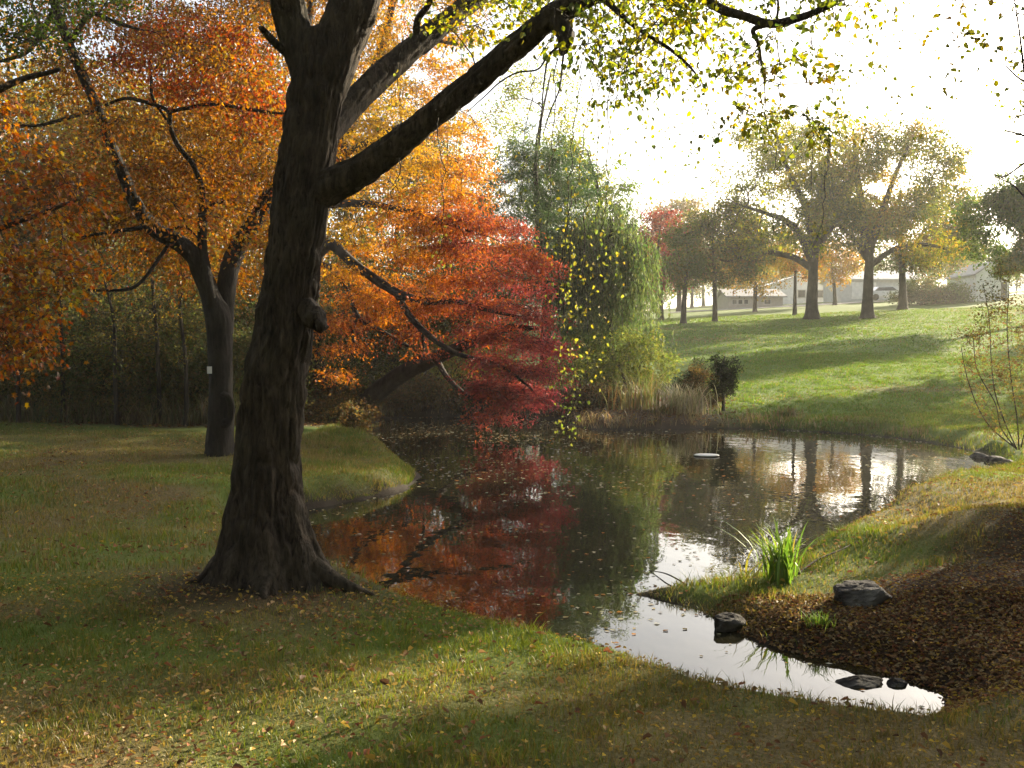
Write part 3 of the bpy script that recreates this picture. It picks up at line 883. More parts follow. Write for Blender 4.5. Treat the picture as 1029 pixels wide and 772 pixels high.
tube(bt, np.array([at(230, 424, 15.68), at(225, 423, 15.62), at(219, 427, 15.63)]), [.05, .04, .02], 7, .2)
fol = MB(); tw = MB()
pal2 = palette([(.19, .115, .026), (.27, .125, .024), (.32, .145, .025), (.28, .08, .02), (.21, .16, .04)], [2, 3, 3, 1.2, 1.4], .2, 1.0)
pal2r = palette([(.33, .12, .022), (.33, .075, .024), (.25, .045, .024), (.36, .17, .028)], [2, 3, 1.6, 1], .18, .7)
ta = in_poly_px(g, 290, [(60, 60), (120, -30), (330, -60), (330, 130), (300, 250), (240, 285), (120, 270), (60, 200)], 15.6, 19.6, .48, 1.3, 3)
tb = in_poly_px(g, 44, [(110, 60), (150, 20), (240, 30), (286, 100), (284, 135), (225, 110), (150, 90)], 14.6, 16.2)
tc = in_poly_px(g, 24, [(-120, -60), (120, -80), (80, 40), (-60, 70)], 15, 18)
tf = in_poly_px(g, 26, [(60, 40), (300, 20), (290, 240), (90, 200)], 13.4, 15.2)
td = base + np.array([-.6, .8, 7.6]) + unit(g.normal(0, 1, (110, 3))) * g.uniform(.4, 1, (110, 1)) * np.array([4.6, 4.4, 1.6])
ends, dirs = grow(g, limbs, np.concatenate([ta, tb, tc, td, tf]), bt, .15, .007, .18, .3, .004, 5, .045)
near = np.array([np.min(np.linalg.norm(tb - e, axis=1)) < 1e-6 for e in ends])
spray(g, ends[~near], dirs[~near], .64, 9, 21, .065, pal2, fol, tw, .38, .35, .6, 'rhomb', .8, .004, .18)
spray(g, ends[near], dirs[near], .45, 7, 18, .07, pal2r, fol, tw, .5, .3, .6, 'rhomb', .8, .004)
bt.obj('trunk', M['bark_black'], root, origin=base)
tw.obj('twigs', M['bark_black'], root, origin=base)
fol.obj('crown', M['leaf'], root, smooth=False, origin=base)

# small white tag nailed to its trunk
tb_ = MB()
c = at(210.5, 372, 15.60)
for k_, (w, h, d_, off) in enumerate([(.036, .055, .004, 0)]):
    V = np.array([(sx * w, sy * d_, sz * h) for sx in (-1, 1) for sy in (-1, 1) for sz in (-1, 1)]) + c
    tb_.add(V, [[0, 1, 3, 2], [4, 6, 7, 5], [0, 4, 5, 1], [2, 3, 7, 6], [0, 2, 6, 4], [1, 5, 7, 3]])
tag(tb_.obj('tree_tag', plain_mat('white_plastic', (.75, .74, .70), .5), smooth=False), 'small white tag fixed to the trunk of the three-stemmed orange tree', 'tag')

# ---- orange leaves reaching in at the left edge, from a tree whose trunk stands outside the picture
g = np.random.default_rng(23)
base = np.array([-7.4, 10.6, 0]); base[2] = H1(base[0], base[1])
root = thing('oak_tree', 'low sweeping branches of mottled orange, yellow and red leaves at the lawn edge', 'tree', base)
bt = MB(); limbs = []
S = smooth_line([base + (0, 0, -.1), base + (.05, 0, 1.5), base + (.2, -.1, 3.2), base + (.3, 0, 5.2), base + (.2, .1, 7.5)], 8)
r = np.linspace(.26, .07, len(S)); tube(bt, S, r, 14, .08); limbs.append((S, r))
for pts in [[(-190, 260, 10.5, 16), (-90, 160, 10.2, 11), (0, 90, 10, 7), (60, 70, 9.8, 4)], [(-190, 300, 10.5, 14), (-90, 260, 10, 9), (0, 230, 9.6, 6), (80, 200, 9.4, 3)],
            [(-190, 330, 10.5, 12), (-100, 330, 10.2, 8), (-20, 300, 9.8, 5), (50, 320, 9.5, 3)]]:
    P_, r_ = plimb(pts, 8); tube(bt, P_, np.maximum(r_, .005), 7, .1); limbs.append((P_, np.maximum(r_, .005)))
pal3 = palette([(.10, .055, .02), (.23, .06, .018), (.28, .11, .02), (.36, .22, .035), (.19, .16, .04)], [2.2, 2, 3, 1.6, 1.4], .2, .5)
t1 = in_poly_px(g, 84, [(-70, 70), (5, 90), (45, 120), (92, 170), (92, 215), (66, 300), (10, 320), (-70, 330)], 8.8, 11.2, .40, .7, 9)
t2 = in_poly_px(g, 20, [(-60, 310), (35, 300), (55, 330), (78, 368), (35, 355), (-40, 372)], 8.9, 10, .3, .7, 9)
v = unit(g.normal(0, 1, (140, 3))) * g.uniform(.5, 1, (140, 1))
t3 = base + np.array([-.6, 0, 5.6]) + v * np.array([3.4, 3.6, 3.6]); t3 = t3[(t3[:, 0] / t3[:, 1] < -.56)]
ends, dirs = grow(g, limbs, np.concatenate([t1, t2, t3]), bt, .3, .008, .15, .3, .003, 5, .04)
fol = MB(); tw = MB()
spray(g, ends, dirs, .36, 6, 12, .056, pal3, fol, tw, .5, .5, .85, 'lobed', .6, .003, .18)
bt.obj('trunk', M['bark'], root, origin=base); tw.obj('twigs', M['bark'], root, origin=base)
fol.obj('crown', M['leaf'], root, smooth=False, origin=base)

# ---- the maple leaning over the pond
g = np.random.default_rng(24)
base = np.array([at(345, 418, 27.0)[0], 27.0, 0]); base[2] = H1(base[0], base[1])
root = thing('japanese_maple', 'leaning maple spreading orange to crimson leaves low over the pond', 'tree', base)
bt = MB(); limbs = []
for k_, pts in enumerate([
    [(338, 430, 27, 30), (352, 415, 27, 24), (372, 400, 26.8, 19), (395, 382, 26.5, 18), (418, 368, 26.2, 17), (438, 360, 26, 14), (470, 345, 25.6, 11), (505, 330, 25, 8), (540, 330, 24.4, 5)],
    [(340, 425, 27, 26), (322, 380, 26.8, 20), (312, 330, 26.4, 20), (314, 270, 26, 18), (326, 200, 25.6, 16), (350, 130, 25.2, 13), (380, 60, 25, 10), (400, -20, 25, 6)],
    [(314, 262, 26, 12), (332, 246, 25.2, 11), (355, 265, 24.6, 10), (385, 286, 24, 9), (405, 297, 23.6, 9), (430, 303, 23.2, 7), (458, 303, 23, 5), (490, 312, 22.8, 4), (530, 320, 22.6, 2.5)],
    [(398, 294, 23.8, 7), (412, 318, 23.4, 6.5), (432, 338, 23, 6), (458, 355, 22.8, 5), (485, 362, 22.6, 4), (510, 372, 22.4, 3), (535, 392, 22.2, 2)],
    [(316, 262, 26, 7), (338, 275, 25.4, 5.5), (350, 295, 25, 5), (361, 320, 24.6, 5), (382, 332, 24.4, 4), (410, 348, 24.2, 3)],
    [(360, 318, 24.6, 4), (354, 335, 24.6, 3), (358, 352, 24.6, 2)],
    [(412, 316, 23.4, 4), (424, 336, 23.6, 3.5), (426, 352, 23.8, 2.5)],
    [(340, 160, 25.3, 9), (375, 140, 24.6, 7), (420, 120, 24, 5), (460, 110, 23.6, 3)],
    [(326, 205, 25.6, 9), (370, 205, 24.6, 7), (420, 215, 23.8, 5), (480, 235, 23, 3)],
    [(438, 360, 26, 7), (450, 380, 25, 5), (470, 398, 24, 4), (490, 408, 23, 2.5)],
    [(380, 60, 25, 6), (420, 40, 24.5, 5), (460, 45, 24, 3)],
]):
    P_, r_ = plimb(pts, 8); tube(bt, P_, np.maximum(r_, .008), 10, .08, k_); limbs.append((P_, np.maximum(r_, .008)))


def pal_maple(g, X):
    px = 514.5 + X[:, 0] / X[:, 1] * F
    t = (X[:, 2] - 1.5) / 5.5                       # upper leaves have turned orange, the low outer boughs crimson
    u = np.clip((px - 340) / 220, 0, 1) * .55 + np.clip(1 - t, 0, 1) * .62 - .28 + g.normal(0, .10, len(X)) + (vnoise(X[:, 0], X[:, 1], X[:, 2]) - .5) * .5
    st = np.array([(.44, .28, .045), (.46, .20, .035), (.37, .125, .045), (.27, .078, .056), (.20, .050, .056)])
    xs = [-.1, .15, .38, .60, .9]
    c = np.stack([np.interp(u, xs, st[:, i]) for i in range(3)], 1)
    return np.clip(c * (1 + g.normal(0, .17, (len(X), 1))), .01, .9)


polyU = [(320, -60), (468, -60), (480, 20), (460, 90), (488, 140), (484, 190), (462, 230), (330, 240), (318, 120)]
polyL = [(430, 205), (470, 195), (522, 236), (548, 256), (540, 300), (560, 350), (558, 392), (545, 407), (505, 398), (475, 390), (470, 372), (490, 350), (470, 320), (430, 300), (400, 262)]
polyB = [(475, 380), (545, 380), (540, 412), (520, 408), (480, 412)]
polyI = [(318, 235), (430, 240), (460, 300), (430, 330), (440, 370), (400, 350), (330, 380), (316, 320)]
t1 = in_poly_px(g, 230, polyU, 22.5, 27.5, .36, 1.2, 5)
t2 = in_poly_px(g, 205, polyL, 21.2, 25.5, .38, .9, 6)
t3 = in_poly_px(g, 34, polyB, 22, 24.5)
t4 = in_poly_px(g, 95, polyI, 23.5, 27.5, .45, 1.0, 7)
T_ = np.concatenate([t1, t2, t3, t4]); T_[:, 2] = T_[:, 2] * .25 + .75 * (np.round(T_[:, 2] / .62 + .35 * np.sin(T_[:, 0] * 1.1)) * .62 - .22 * np.sin(T_[:, 0] * 1.1))
ends, dirs = grow(g, limbs, T_, bt, .25, .006, .12, .25, .005, 4, .05)
fol = MB(); tw = MB()
spray(g, ends, dirs, .60, 9, 18, .075, pal_maple, fol, tw, .20, .28, .5, 'rhomb', 1.0, .005, .13)
bt.obj('trunk', M['bark'], root, origin=base); tw.obj('twigs', M['bark'], root, origin=base)
fol.obj('crown', M['leaf'], root, smooth=False, origin=base)


# ---- generic broadleaf tree
def tree(name, label, x, y, h, tr, ells, n_cl, pal, size, cr=.8, tw=6, lf=10, group=None, thr=.3, ns=1.4, seed=0, bark='bark', droop=.15, fork=.35, flat=.6, wr=.62,
         mat='leaf_far', lean=(0, 0), shell=.45, zb=None, unit_r=.010, loc_z=None, top=.93, limbs_px=()):
    g = np.random.default_rng(1000 + seed)
    b = np.array([x, y, H1(x, y) if loc_z is None else loc_z])
    root = thing(name, label, 'tree', b, group)
    bt = MB(); fo = MB(); lim = []
    w1 = g.normal(0, .03 * h, 3)
    S = smooth_line([b + (0, 0, -.15), b + (lean[0] * .1, lean[1] * .1, h * .08), b + (w1[0] * .3 + lean[0] * .4, w1[1] * .3 + lean[1] * .4, h * fork), b + (w1[0] + lean[0] * .8, w1[1] + lean[1] * .8, h * (.66 if top > .9 else top * .75)), b + (w1[2] * .6 + lean[0], lean[1], h * top)], 10)
    u = np.linspace(0, 1, len(S))
    r = tr * (1 - u) ** .75 + .02 + tr * .55 * np.exp(-u * h / (tr * 2.2))
    tube(bt, S, r, 14, .07, seed); lim.append((S, r))
    for lp in limbs_px:
        P_, r_ = plimb([(a, c_, y + e_, w_) for a, c_, e_, w_ in lp], 6); r_ = np.maximum(r_, .02)
        tube(bt, P_, r_, 8, .1, seed); lim.append((P_, r_)); lim.append((P_, r_))
    T_ = []
    vol = [e[3] * e[4] * e[5] for e in ells]; tot = sum(vol)
    for e, vv in zip(ells, vol):
        m = max(6, int(n_cl * vv / tot)); got = 0
        while got < m:
            v = unit(g.normal(0, 1, (m, 3))) * g.uniform(shell ** 3, 1, (m, 1)) ** (1 / 3)
            X = b + np.array(e[:3]) + v * np.array(e[3:])
            X = X[vnoise(X[:, 0] / ns, X[:, 1] / ns, X[:, 2] / ns, seed) > thr]
            if zb is not None: X = X[X[:, 2] > b[2] + zb]
            T_.append(X[:m - got]); got += len(X[:m - got])
    T_ = np.concatenate(T_)
    ends, dirs = grow(g, lim, T_, bt, droop * .5, unit_r, .22, fork * .75, .012 if h > 6 else .005, 5, tr * .55)
    spray(g, ends, dirs, cr, tw, lf, size, pal, fo, bt if size < .12 else None, flat, droop, wr, 'rhomb', .7, .006, .28)
    bt.obj('trunk', M[bark], root, origin=b)
    fo.obj('crown', M[mat], root, smooth=False, origin=b)
    return root


def gx_(px, Y): return (px - 514.5) / F * Y / math.cos(PITCH)


G_green = palette([(.045, .075, .022), (.07, .11, .025), (.10, .13, .03), (.16, .16, .035)], [2, 3, 2, 1], .2, 1.6)
G_oak = palette([(.08, .105, .018), (.17, .185, .026), (.28, .265, .032), (.34, .27, .035)], [2, 3, 2, 1.2], .2, 2.0)
G_gold = palette([(.28, .20, .045), (.34, .22, .05), (.20, .17, .045), (.34, .16, .04)], None, .2, 2.0)
G_brown = palette([(.08, .09, .033), (.13, .11, .04), (.07, .095, .03), (.17, .12, .04)], None, .2, 2.0)
G_maroon = palette([(.16, .05, .05), (.22, .07, .05), (.12, .05, .04)], None, .2, 1.5)
G_pale = palette([(.20, .17, .09), (.26, .20, .10), (.18, .17, .08)], None, .2, 1.5)
G_dark = palette([(.030, .040, .016), (.045, .055, .020), (.07, .07, .025), (.09, .065, .028)], [2, 3, 2, 1.4], .2, 1.2)
G_wood = palette([(.05, .055, .02), (.10, .08, .03), (.16, .10, .035), (.20, .12, .035)], [2, 3, 2, 1.2], .2, 1.4)

# two big oaks on the hill, and the smaller trees round them
tree('oak_tree', 'tall spreading oak with thinning yellow-green crown, on the hill crest', gx_(815, 70), 70, 14.2, .46,
     [(-1.5, 0, 9.9, 5.4, 5, 4.3), (-5.2, 0, 6.8, 3.0, 3.4, 2.3), (1.0, 0, 11.2, 3.0, 4, 2.6), (2.6, 0, 6.8, 3.0, 4, 2.6), (-2, 0, 6.2, 4, 4, 1.8)], 430, G_oak, .20, .85, 6, 13, 'big oaks on the hill', .44, 1.5, 1, 'bark', .2, .30, shell=.3, zb=3.4, unit_r=.018, top=.5,
     limbs_px=[[(816, 262, 0, 9), (806, 240, -.5, 8), (790, 222, -1, 6), (768, 214, -1.5, 4), (740, 205, -2, 2)], [(816, 270, 0, 7), (795, 258, 1, 6), (765, 254, 1.5, 5), (735, 262, 2, 3.5), (708, 258, 2, 2)],
               [(817, 250, 0, 10), (812, 215, 0, 8), (796, 180, .5, 6), (784, 150, 1, 4), (780, 130, 1, 2)], [(818, 250, 0, 10), (822, 210, 0, 8), (830, 175, -.5, 6), (834, 145, -.5, 3)], [(817, 255, 0, 8), (836, 228, -1, 6), (856, 206, -1.5, 4), (872, 190, -2, 2)]])
tree('oak_tree', 'second big oak, its dark trunk nearer the pale garage, russet in its lower crown', gx_(871, 69), 69, 13.6, .42,
     [(1.6, 0, 9.4, 4.5, 4.6, 4.1), (4.6, 0, 6.4, 3.0, 3.4, 2.7), (-1.2, 0, 6.8, 3.0, 3.6, 2.2), (1.3, 0, 11.0, 2.4, 3, 1.8)], 360, palette([(.07, .095, .02), (.15, .155, .026), (.24, .20, .032), (.28, .18, .035)], [2, 3, 2, 1.4], .2, 2.0), .20, .85, 6, 13, 'big oaks on the hill', .44, 1.5, 2, 'bark', .2, .30, shell=.3, zb=3.2, unit_r=.018, top=.5,
     limbs_px=[[(872, 260, 0, 10), (868, 220, 0, 8), (862, 180, 0, 6), (858, 140, 0, 3)], [(873, 255, 0, 9), (884, 220, -.5, 7), (898, 180, -1, 5), (912, 148, -1, 3)], [(873, 268, 0, 7), (900, 250, 1, 5), (930, 246, 1.5, 4), (958, 252, 2, 2)], [(872, 262, 0, 6), (858, 240, 1, 5), (842, 226, 1.5, 3)]])
tree('oak_tree', 'russet oak behind the two big oaks, its low boughs sweeping towards the white barn', gx_(906, 80), 80, 10.6, .36,
     [(1.0, 0, 6.4, 4.6, 4, 3.4), (3.0, 0, 5.2, 3.0, 3, 2.4)], 190, G_brown, .24, 1.0, 6, 11, None, .32, 1.7, 3, 'bark', .2, .3, zb=2.4)
tree('small_tree', 'slim young tree with a yellow crown, just behind the tallest oak', gx_(798, 78), 78, 6.8, .17,
     [(0, 0, 4.6, 2.6, 2.4, 2.0)], 90, G_gold, .2, .7, 6, 9, None, .4, 1.3, 4, 'bark', .2, .3, zb=2.0)
tree('small_tree', 'olive and brown round-crowned tree at the edge of the hill lawn', gx_(718, 72), 72, 9.0, .2,
     [(0.3, 0, 5.6, 3.3, 3, 3.0), (1.8, 0, 4.2, 2.2, 2, 1.6)], 190, G_brown, .2, .8, 6, 11, None, .28, 1.4, 5, zb=2.0)
tree('small_tree', 'slender green tree with a dark straight trunk beside the maroon tree', gx_(686.5, 70), 70, 6.6, .22,
     [(0, 0, 4.6, 1.5, 1.5, 2.3)], 90, G_green, .17, .6, 6, 10, None, .2, 1.2, 6, zb=2.0)
tree('small_tree', 'dusky maroon tree half hidden behind the willow', gx_(664, 78), 78, 8.6, .22,
     [(0, 0, 5.2, 2.8, 2.6, 3.2)], 150, G_maroon, .2, .8, 6, 11, None, .2, 1.4, 7, zb=1.2)
tree('pale_tree', 'faint beige tree rising behind the maroon one', gx_(682, 105), 105, 13.2, .3,
     [(0, 0, 8.0, 3.4, 4, 4.4)], 130, G_pale, .3, 1.2, 6, 10, None, .25, 2, 8, zb=2.0)
tree('small_tree', 'golden tree glowing beneath the boughs of the tallest oak', gx_(758, 88), 88, 7.4, .2,
     [(0, 0, 4.2, 3.4, 3, 2.6)], 110, G_gold, .22, .9, 6, 9, None, .3, 1.4, 9, zb=1.0)
tree('small_tree', 'orange tree seen between the two big oak trunks', gx_(838, 98), 98, 6.6, .2,
     [(0, 0, 4.3, 2.6, 3, 2.2)], 90, palette([(.30, .17, .05), (.28, .20, .05)], None, .2), .24, .9, 6, 9, None, .2, 1.4, 10, zb=1.0)
tree('shade_tree', 'dense green tree to the side of the white barn', gx_(1048, 60), 60, 9.6, .34,
     [(-2.0, 0, 5.6, 2.9, 3.2, 2.7), (-1.0, 0, 7.2, 2.4, 2.6, 1.8), (.4, .3, 6.2, 1.8, 2, 2.2)], 270, G_green, .19, .70, 7, 13, None, .46, 1.3, 11, zb=2.2)


# ---- the white pine in the middle
g = np.random.default_rng(31)
x = gx_(548, 36); base = np.array([x, 36.0, H1(x, 36.0)])
root = thing('pine_tree', 'dark green layered pine showing between the maple and the willow', 'tree', base)
bt = MB(); fo = MB()
S = smooth_line([base + (0, 0, -.1), base + (.05, 0, 3), base + (-.2, 0, 5), base + (-.35, 0, 7.2), base + (-.3, 0, 8.7)], 10)
r = np.linspace(.24, .03, len(S)); tube(bt, S, r, 12, .06)
T_ = []
for z in np.arange(1.4, 8.4, .55):
    lay = 3.3 * (1 - (z / 8.9) ** 3.2) * g.uniform(.75, 1.15) + .25
    m = g.integers(5, 8)
    for a in np.linspace(0, 6.28, m, endpoint=False) + g.uniform(0, 6):
        for f_ in np.arange(.35, 1.01, .16):
            rr = lay * f_ * g.uniform(.85, 1.1)
            T_.append(base + np.array([rr * math.cos(a + g.normal(0, .12)) - .25 * z / 11, rr * math.sin(a + g.normal(0, .12)), z - .1 + .3 * f_ + g.normal(0, .2)]))
T_ = np.array(T_)
ends, dirs = grow(g, [(S, r)], T_, bt, -.1, .006, .02, .1, .006, 4, .05)
pal_p = palette([(.035, .070, .022), (.055, .10, .028), (.085, .13, .03)], [2, 3, 1], .2, 1.5)
k_ = g.uniform(0, 1, len(ends)) < .88
spray(g, ends[k_], dirs[k_], .46, 7, 26, .19, pal_p, fo, None, .40, .15, .13, 'rhomb', .5, .004, .18, fold=.05)
bt.obj('trunk', M['bark'], root, origin=base); fo.obj('crown', M['needle'], root, smooth=False, origin=base)

# ---- the weeping willow next to it
g = np.random.default_rng(32)
x = gx_(608, 34); base = np.array([x, 34.0, H1(x, 34.0)])
root = thing('willow_tree', 'soft green weeping willow trailing to the bank beside the dark pine', 'tree', base)
bt = MB(); fo = MB()
S = smooth_line([base + (0, 0, -.1), base + (.1, 0, 1.6), base + (.0, 0, 3.4), base + (.2, 0, 5.6)], 10)
r = np.linspace(.25, .08, len(S)); tube(bt, S, r, 12, .08)
n = 180; v = unit(g.normal(0, 1, (n, 3))); v[:, 2] = np.abs(v[:, 2]) * 1.0
v *= g.uniform(.45, 1, (n, 1))
T_ = base + np.array([-.1, 0, 4.1]) + v * np.array([1.9, 2.2, 2.3])
ends, dirs = grow(g, [(S, r)], T_, bt, .2, .008, .15, .4, .006, 5, .09)
pal_w = palette([(.085, .125, .04), (.11, .15, .048), (.15, .18, .055), (.07, .11, .036)], None, .18, .8)
for e in ends:
    for _ in range(3):
        L = g.uniform(1.3, 3.6) * (1.0 if e[2] - base[2] > 4 else .75); m = 12
        if e[2] - L < base[2] + .5: L = max(.6, e[2] - base[2] - .5)
        q = g.normal(0, .35, 2); t = np.linspace(0, 1, m)[:, None]
        X = e + np.hstack([q * t ** .6 * 1.0 + g.normal(0, .02, (m, 2)), -L * t ** 1.15])
        tube(bt, X, np.linspace(.008, .003, m), 3)
        k = int(L * 20); u = g.uniform(0, 1, k) * (m - 1); i0 = np.clip(u.astype(int), 0, m - 2); fr = (u - i0)[:, None]
        Xl = X[i0] * (1 - fr) + X[i0 + 1] * fr + g.normal(0, .05, (k, 3))
        D = g.normal(0, .4, (k, 3)); D[:, 2] -= 1.0
        leaves(fo, Xl, D, g.normal(0, 1, (k, 3)), .15 * g.uniform(.7, 1.3, k), .28, pal_w(g, Xl), 'rhomb', .15)
bt.obj('trunk', M['bark'], root, origin=base); fo.obj('crown', M['leaf'], root, smooth=False, origin=base)

tree('round_tree', 'rounded mid-green tree behind pine and willow, its top against the white sky', gx_(594, 40), 40, 9.2, .22,
     [(-.3, 0, 5.6, 2.1, 2.4, 3.3), (-.2, 0, 4.0, 2.4, 2.4, 2.2)], 210, palette([(.07, .105, .03), (.105, .145, .038), (.15, .175, .045), (.20, .20, .05)], [2, 3, 2, 1], .2, 1.2), .11, .58, 7, 13, None, .28, 1.0, 17, zb=1.0, droop=.5)
tree('small_tree', 'airy yellow-green tree rising behind the pine', gx_(552, 44), 44, 13.4, .16,
     [(-.6, 0, 10.4, 2.1, 1.6, 2.9), (.4, 0, 7.6, 2.0, 1.6, 2.2)], 170, palette([(.20, .22, .045), (.28, .27, .05), (.14, .18, .04)], None, .2), .12, .6, 5, 9, None, .35, 1.1, 15, zb=3)

# ---- tufts, rushes and low plants
def tuft(mb, g, b, n, h, w, lean, pal, segs=5, spread=.08, up=0.0):
    for _ in range(n):
        a = g.uniform(0, 6.283); hh = h * g.uniform(.55, 1.1); ln = lean * g.uniform(.15, 1.1) * hh
        p = b + np.array([g.normal(0, spread), g.normal(0, spread), -.01]); d = np.array([math.cos(a), math.sin(a), 0])
        t = np.linspace(0, 1, segs + 1)[:, None]
        X = p + d * ln * t ** 1.8 + np.array([0, 0, 1]) * hh * (t - .32 * lean * t ** 2.6)
        S = np.array([-d[1], d[0], 0]); ww = w * g.uniform(.7, 1.2) * (1 - t ** 2.2 * .96) * .5 * np.minimum(1, .6 + t * 2)
        V = np.hstack([X - S * ww, X + S * ww]).reshape(-1, 3)
        c = pal(g, X[:1])[0]; i = np.arange(segs)[:, None] * 2
        mb.add(V, i + [[0, 1, 3, 2]], col=np.repeat(c[None], len(V), 0))


def tuft_thing(name, label, px, Y, n, h, w, lean, pal, spread=.08, group=None, seed=0, cat='plant'):
    g = np.random.default_rng(3000 + seed)
    x = gx_(px, Y); b = np.array([x, Y, H1(x, Y)])
    m_ = MB(); 
    def ground_follow(): pass
    tuft(m_, g, b, n, h, w, lean, pal, 6, spread)
    o = m_.obj(name, M['grass'], None, False, origin=b)
    return tag(o, label, cat, group)


pal_iris = palette([(.13, .22, .035), (.20, .28, .05), (.09, .16, .03), (.36, .33, .06)], [3, 3, 2, 1], .15, .1)
tuft_thing('iris_clump', 'clump of long bright green strap leaves on the grassy point', 787, 8.35, 95, .60, .022, .75, pal_iris, .075, None, 1)
tuft_thing('withered_blades', 'a few yellowed blades drooping beside the strap-leaved clump', 757, 8.35, 9, .45, .014, 1.5, palette([(.45, .36, .08), (.50, .42, .14)], None, .15), .09, None, 2)
tuft_thing('grass_tuft', 'small tuft of fresh green grass below the boulder', 824, 7.0, 110, .13, .006, .8, pal_iris, .05, None, 3)
tuft_thing('grass_tuft', 'dark green grass tuft growing from the wet channel edge', 872, 6.05, 60, .10, .006, .9, pal_iris, .022, None, 4)
tuft_thing('grass_tuft', 'short green tuft on the near lip of the pond bank', 594, 6.0, 50, .13, .006, .9, pal_iris, .05, None, 5)
pal_straw = palette([(.46, .40, .22), (.52, .46, .28), (.34, .31, .14)], None, .15, .3)
pal_rush = palette([(.17, .14, .055), (.13, .14, .045), (.19, .12, .05), (.10, .13, .04)], None, .18, .4)
tuft_thing('pampas_grass', 'pale straw-coloured grass clump on the far bank, beside the dark bush', 690, 27.9, 260, 1.15, .03, .9, pal_straw, .28, None, 6)
tuft_thing('reed_clump', 'tall golden brown rushes below the willow', 650, 28.9, 120, 1.35, .026, .6, pal_rush, .38, None, 7)
tuft_thing('reed_clump', 'russet rushes on the bank between the maple tip and the willow', 628, 29.0, 110, .9, .03, .5, pal_rush, .42, None, 8)
tuft_thing('reed_clump', 'low rusty grasses hanging over the water under the pale straw clump', 668, 27.5, 100, .5, .03, .9, pal_rush, .22, None, 9)
tuft_thing('grass_tuft', 'ragged brown tussock at the foot of the hill by the water', 792, 27.2, 160, .42, .03, .9, pal_rush, .2, None, 10)

def bush(name, label, px, Y, h, wd, n_cl, pal, size, cr, tw=6, lf=9, group=None, seed=0, thr=.2, wr=.6, x=None, mat='leaf_far', flat=.8, droop=.1, tall=False):
    g = np.random.default_rng(5000 + seed)
    x = gx_(px, Y) if x is None else x
    b = np.array([x, Y, H1(x, Y)])
    root = thing(name, label, 'bush', b, group)
    bt = MB(); fo = MB(); lim = []
    for k in range(6):
        a = k * 1.05 + g.uniform(0, .5); e = np.array([math.cos(a) * wd * .6, math.sin(a) * wd * .6, h * .75]) * g.uniform(.5, 1)
        S = smooth_line([b + (0, 0, -.05), b + e * .4 + (0, 0, .1 * h), b + e], 6); r = np.linspace(.018 + .012 * h, .006, len(S))
        tube(bt, S, r, 5, .1); lim.append((S, r))
    v = unit(g.normal(0, 1, (n_cl, 3))); v[:, 2] = np.abs(v[:, 2])
    v = v * g.uniform(.35, 1, (n_cl, 1))
    T_ = b + np.array([0, 0, .12 * h]) + v * np.array([wd, wd, h * .88])
    T_ = T_[vnoise(T_[:, 0] * 1.6, T_[:, 1] * 1.6, T_[:, 2] * 1.6, seed) > thr]
    ends, dirs = grow(g, lim, T_, bt, 0, .006, .1, .2, .004, 4, .02)
    spray(g, ends, dirs, cr, tw, lf, size, pal, fo, None, flat, droop, wr, 'rhomb', .5, .004, .25)
    bt.obj('stems', M['bark'], root, origin=b); fo.obj('foliage', M[mat], root, smooth=False, origin=b)
    return root


pal_dk = palette([(.018, .028, .014), (.03, .04, .018), (.045, .05, .02)], None, .2, .4)
pal_br = palette([(.07, .05, .03), (.11, .07, .035), (.06, .06, .03), (.14, .10, .045)], None, .2, .4)
tree('dwarf_conifer', 'little dark evergreen on a thin stem at the edge of the far bank', gx_(727, 28.6), 28.6, 1.65, .035,
     [(-.05, 0, .75, .36, .36, .32), (.12, 0, 1.2, .3, .3, .3), (-.16, .1, 1.35, .16, .16, .25)], 70, pal_dk, .06, .17, 6, 10, None, .1, .5, 16, zb=.35, flat=1, droop=0, loc_z=None)
bush('brown_bush', 'low brown bush with dead heads between pale grass and little evergreen', 704, 28.9, 1.25, .75, 110, pal_br, .06, .2, seed=1)
bush('dark_bush', 'dark glossy sprig poking above the brown bush', 699, 29.6, 1.6, .5, 50, pal_dk, .07, .2, seed=2)
bush('olive_bush', 'olive green bush on the bank beneath the willow', 632, 31.5, 2.4, 1.5, 150, palette([(.11, .13, .04), (.15, .16, .05), (.08, .10, .035)], None, .2), .09, .35, seed=3)
bush('yellow_bush', 'sunlit yellow-green shrub seen under the maple, across the water', 585, 33, 1.9, 1.5, 130, palette([(.15, .18, .05), (.20, .21, .06), (.11, .14, .04)], None, .2), .09, .35, seed=4)
bush('brown_bush', 'dull brown mound of dead stems at the left pond corner by the maple foot', 322, 26.2, .95, 1.5, 130, pal_br, .08, .3, seed=5)
bush('brown_bush', 'low mound of dead brown stems filling the pond inlet behind the grassy tongue', 343, 22.6, .7, .85, 110, pal_br, .07, .22, seed=13)
bush('brown_bush', 'brown weeds overhanging the water under the maple trunk', 420, 30.6, .8, 1.9, 130, pal_br, .08, .3, seed=6)
bush('olive_bush', 'shaded olive shrub behind the leaning maple trunk', 330, 31, 2.6, 1.7, 150, G_dark, .09, .4, seed=7)
bush('green_bush', 'yellowish green shrub behind the maple, seen beneath its boughs', 452, 36, 2.0, 2.6, 150, palette([(.22, .22, .06), (.28, .26, .08), (.14, .16, .05)], None, .2), .1, .4, seed=8)
bush('dark_bush', 'dark low shrub along the far waterline under the maple', 500, 31.0, .9, 1.7, 130, pal_dk, .07, .3, seed=9)
bush('brown_bush', 'rusty bank scrub just past the tip of the maple boughs', 592, 29.6, .7, 1.2, 90, pal_br, .07, .25, seed=10)
bush('hedge_bush', 'rounded grey-green hedge in front of the pale garage', 925, 88, 2.3, 2.6, 130, G_dark, .18, .6, seed=11)
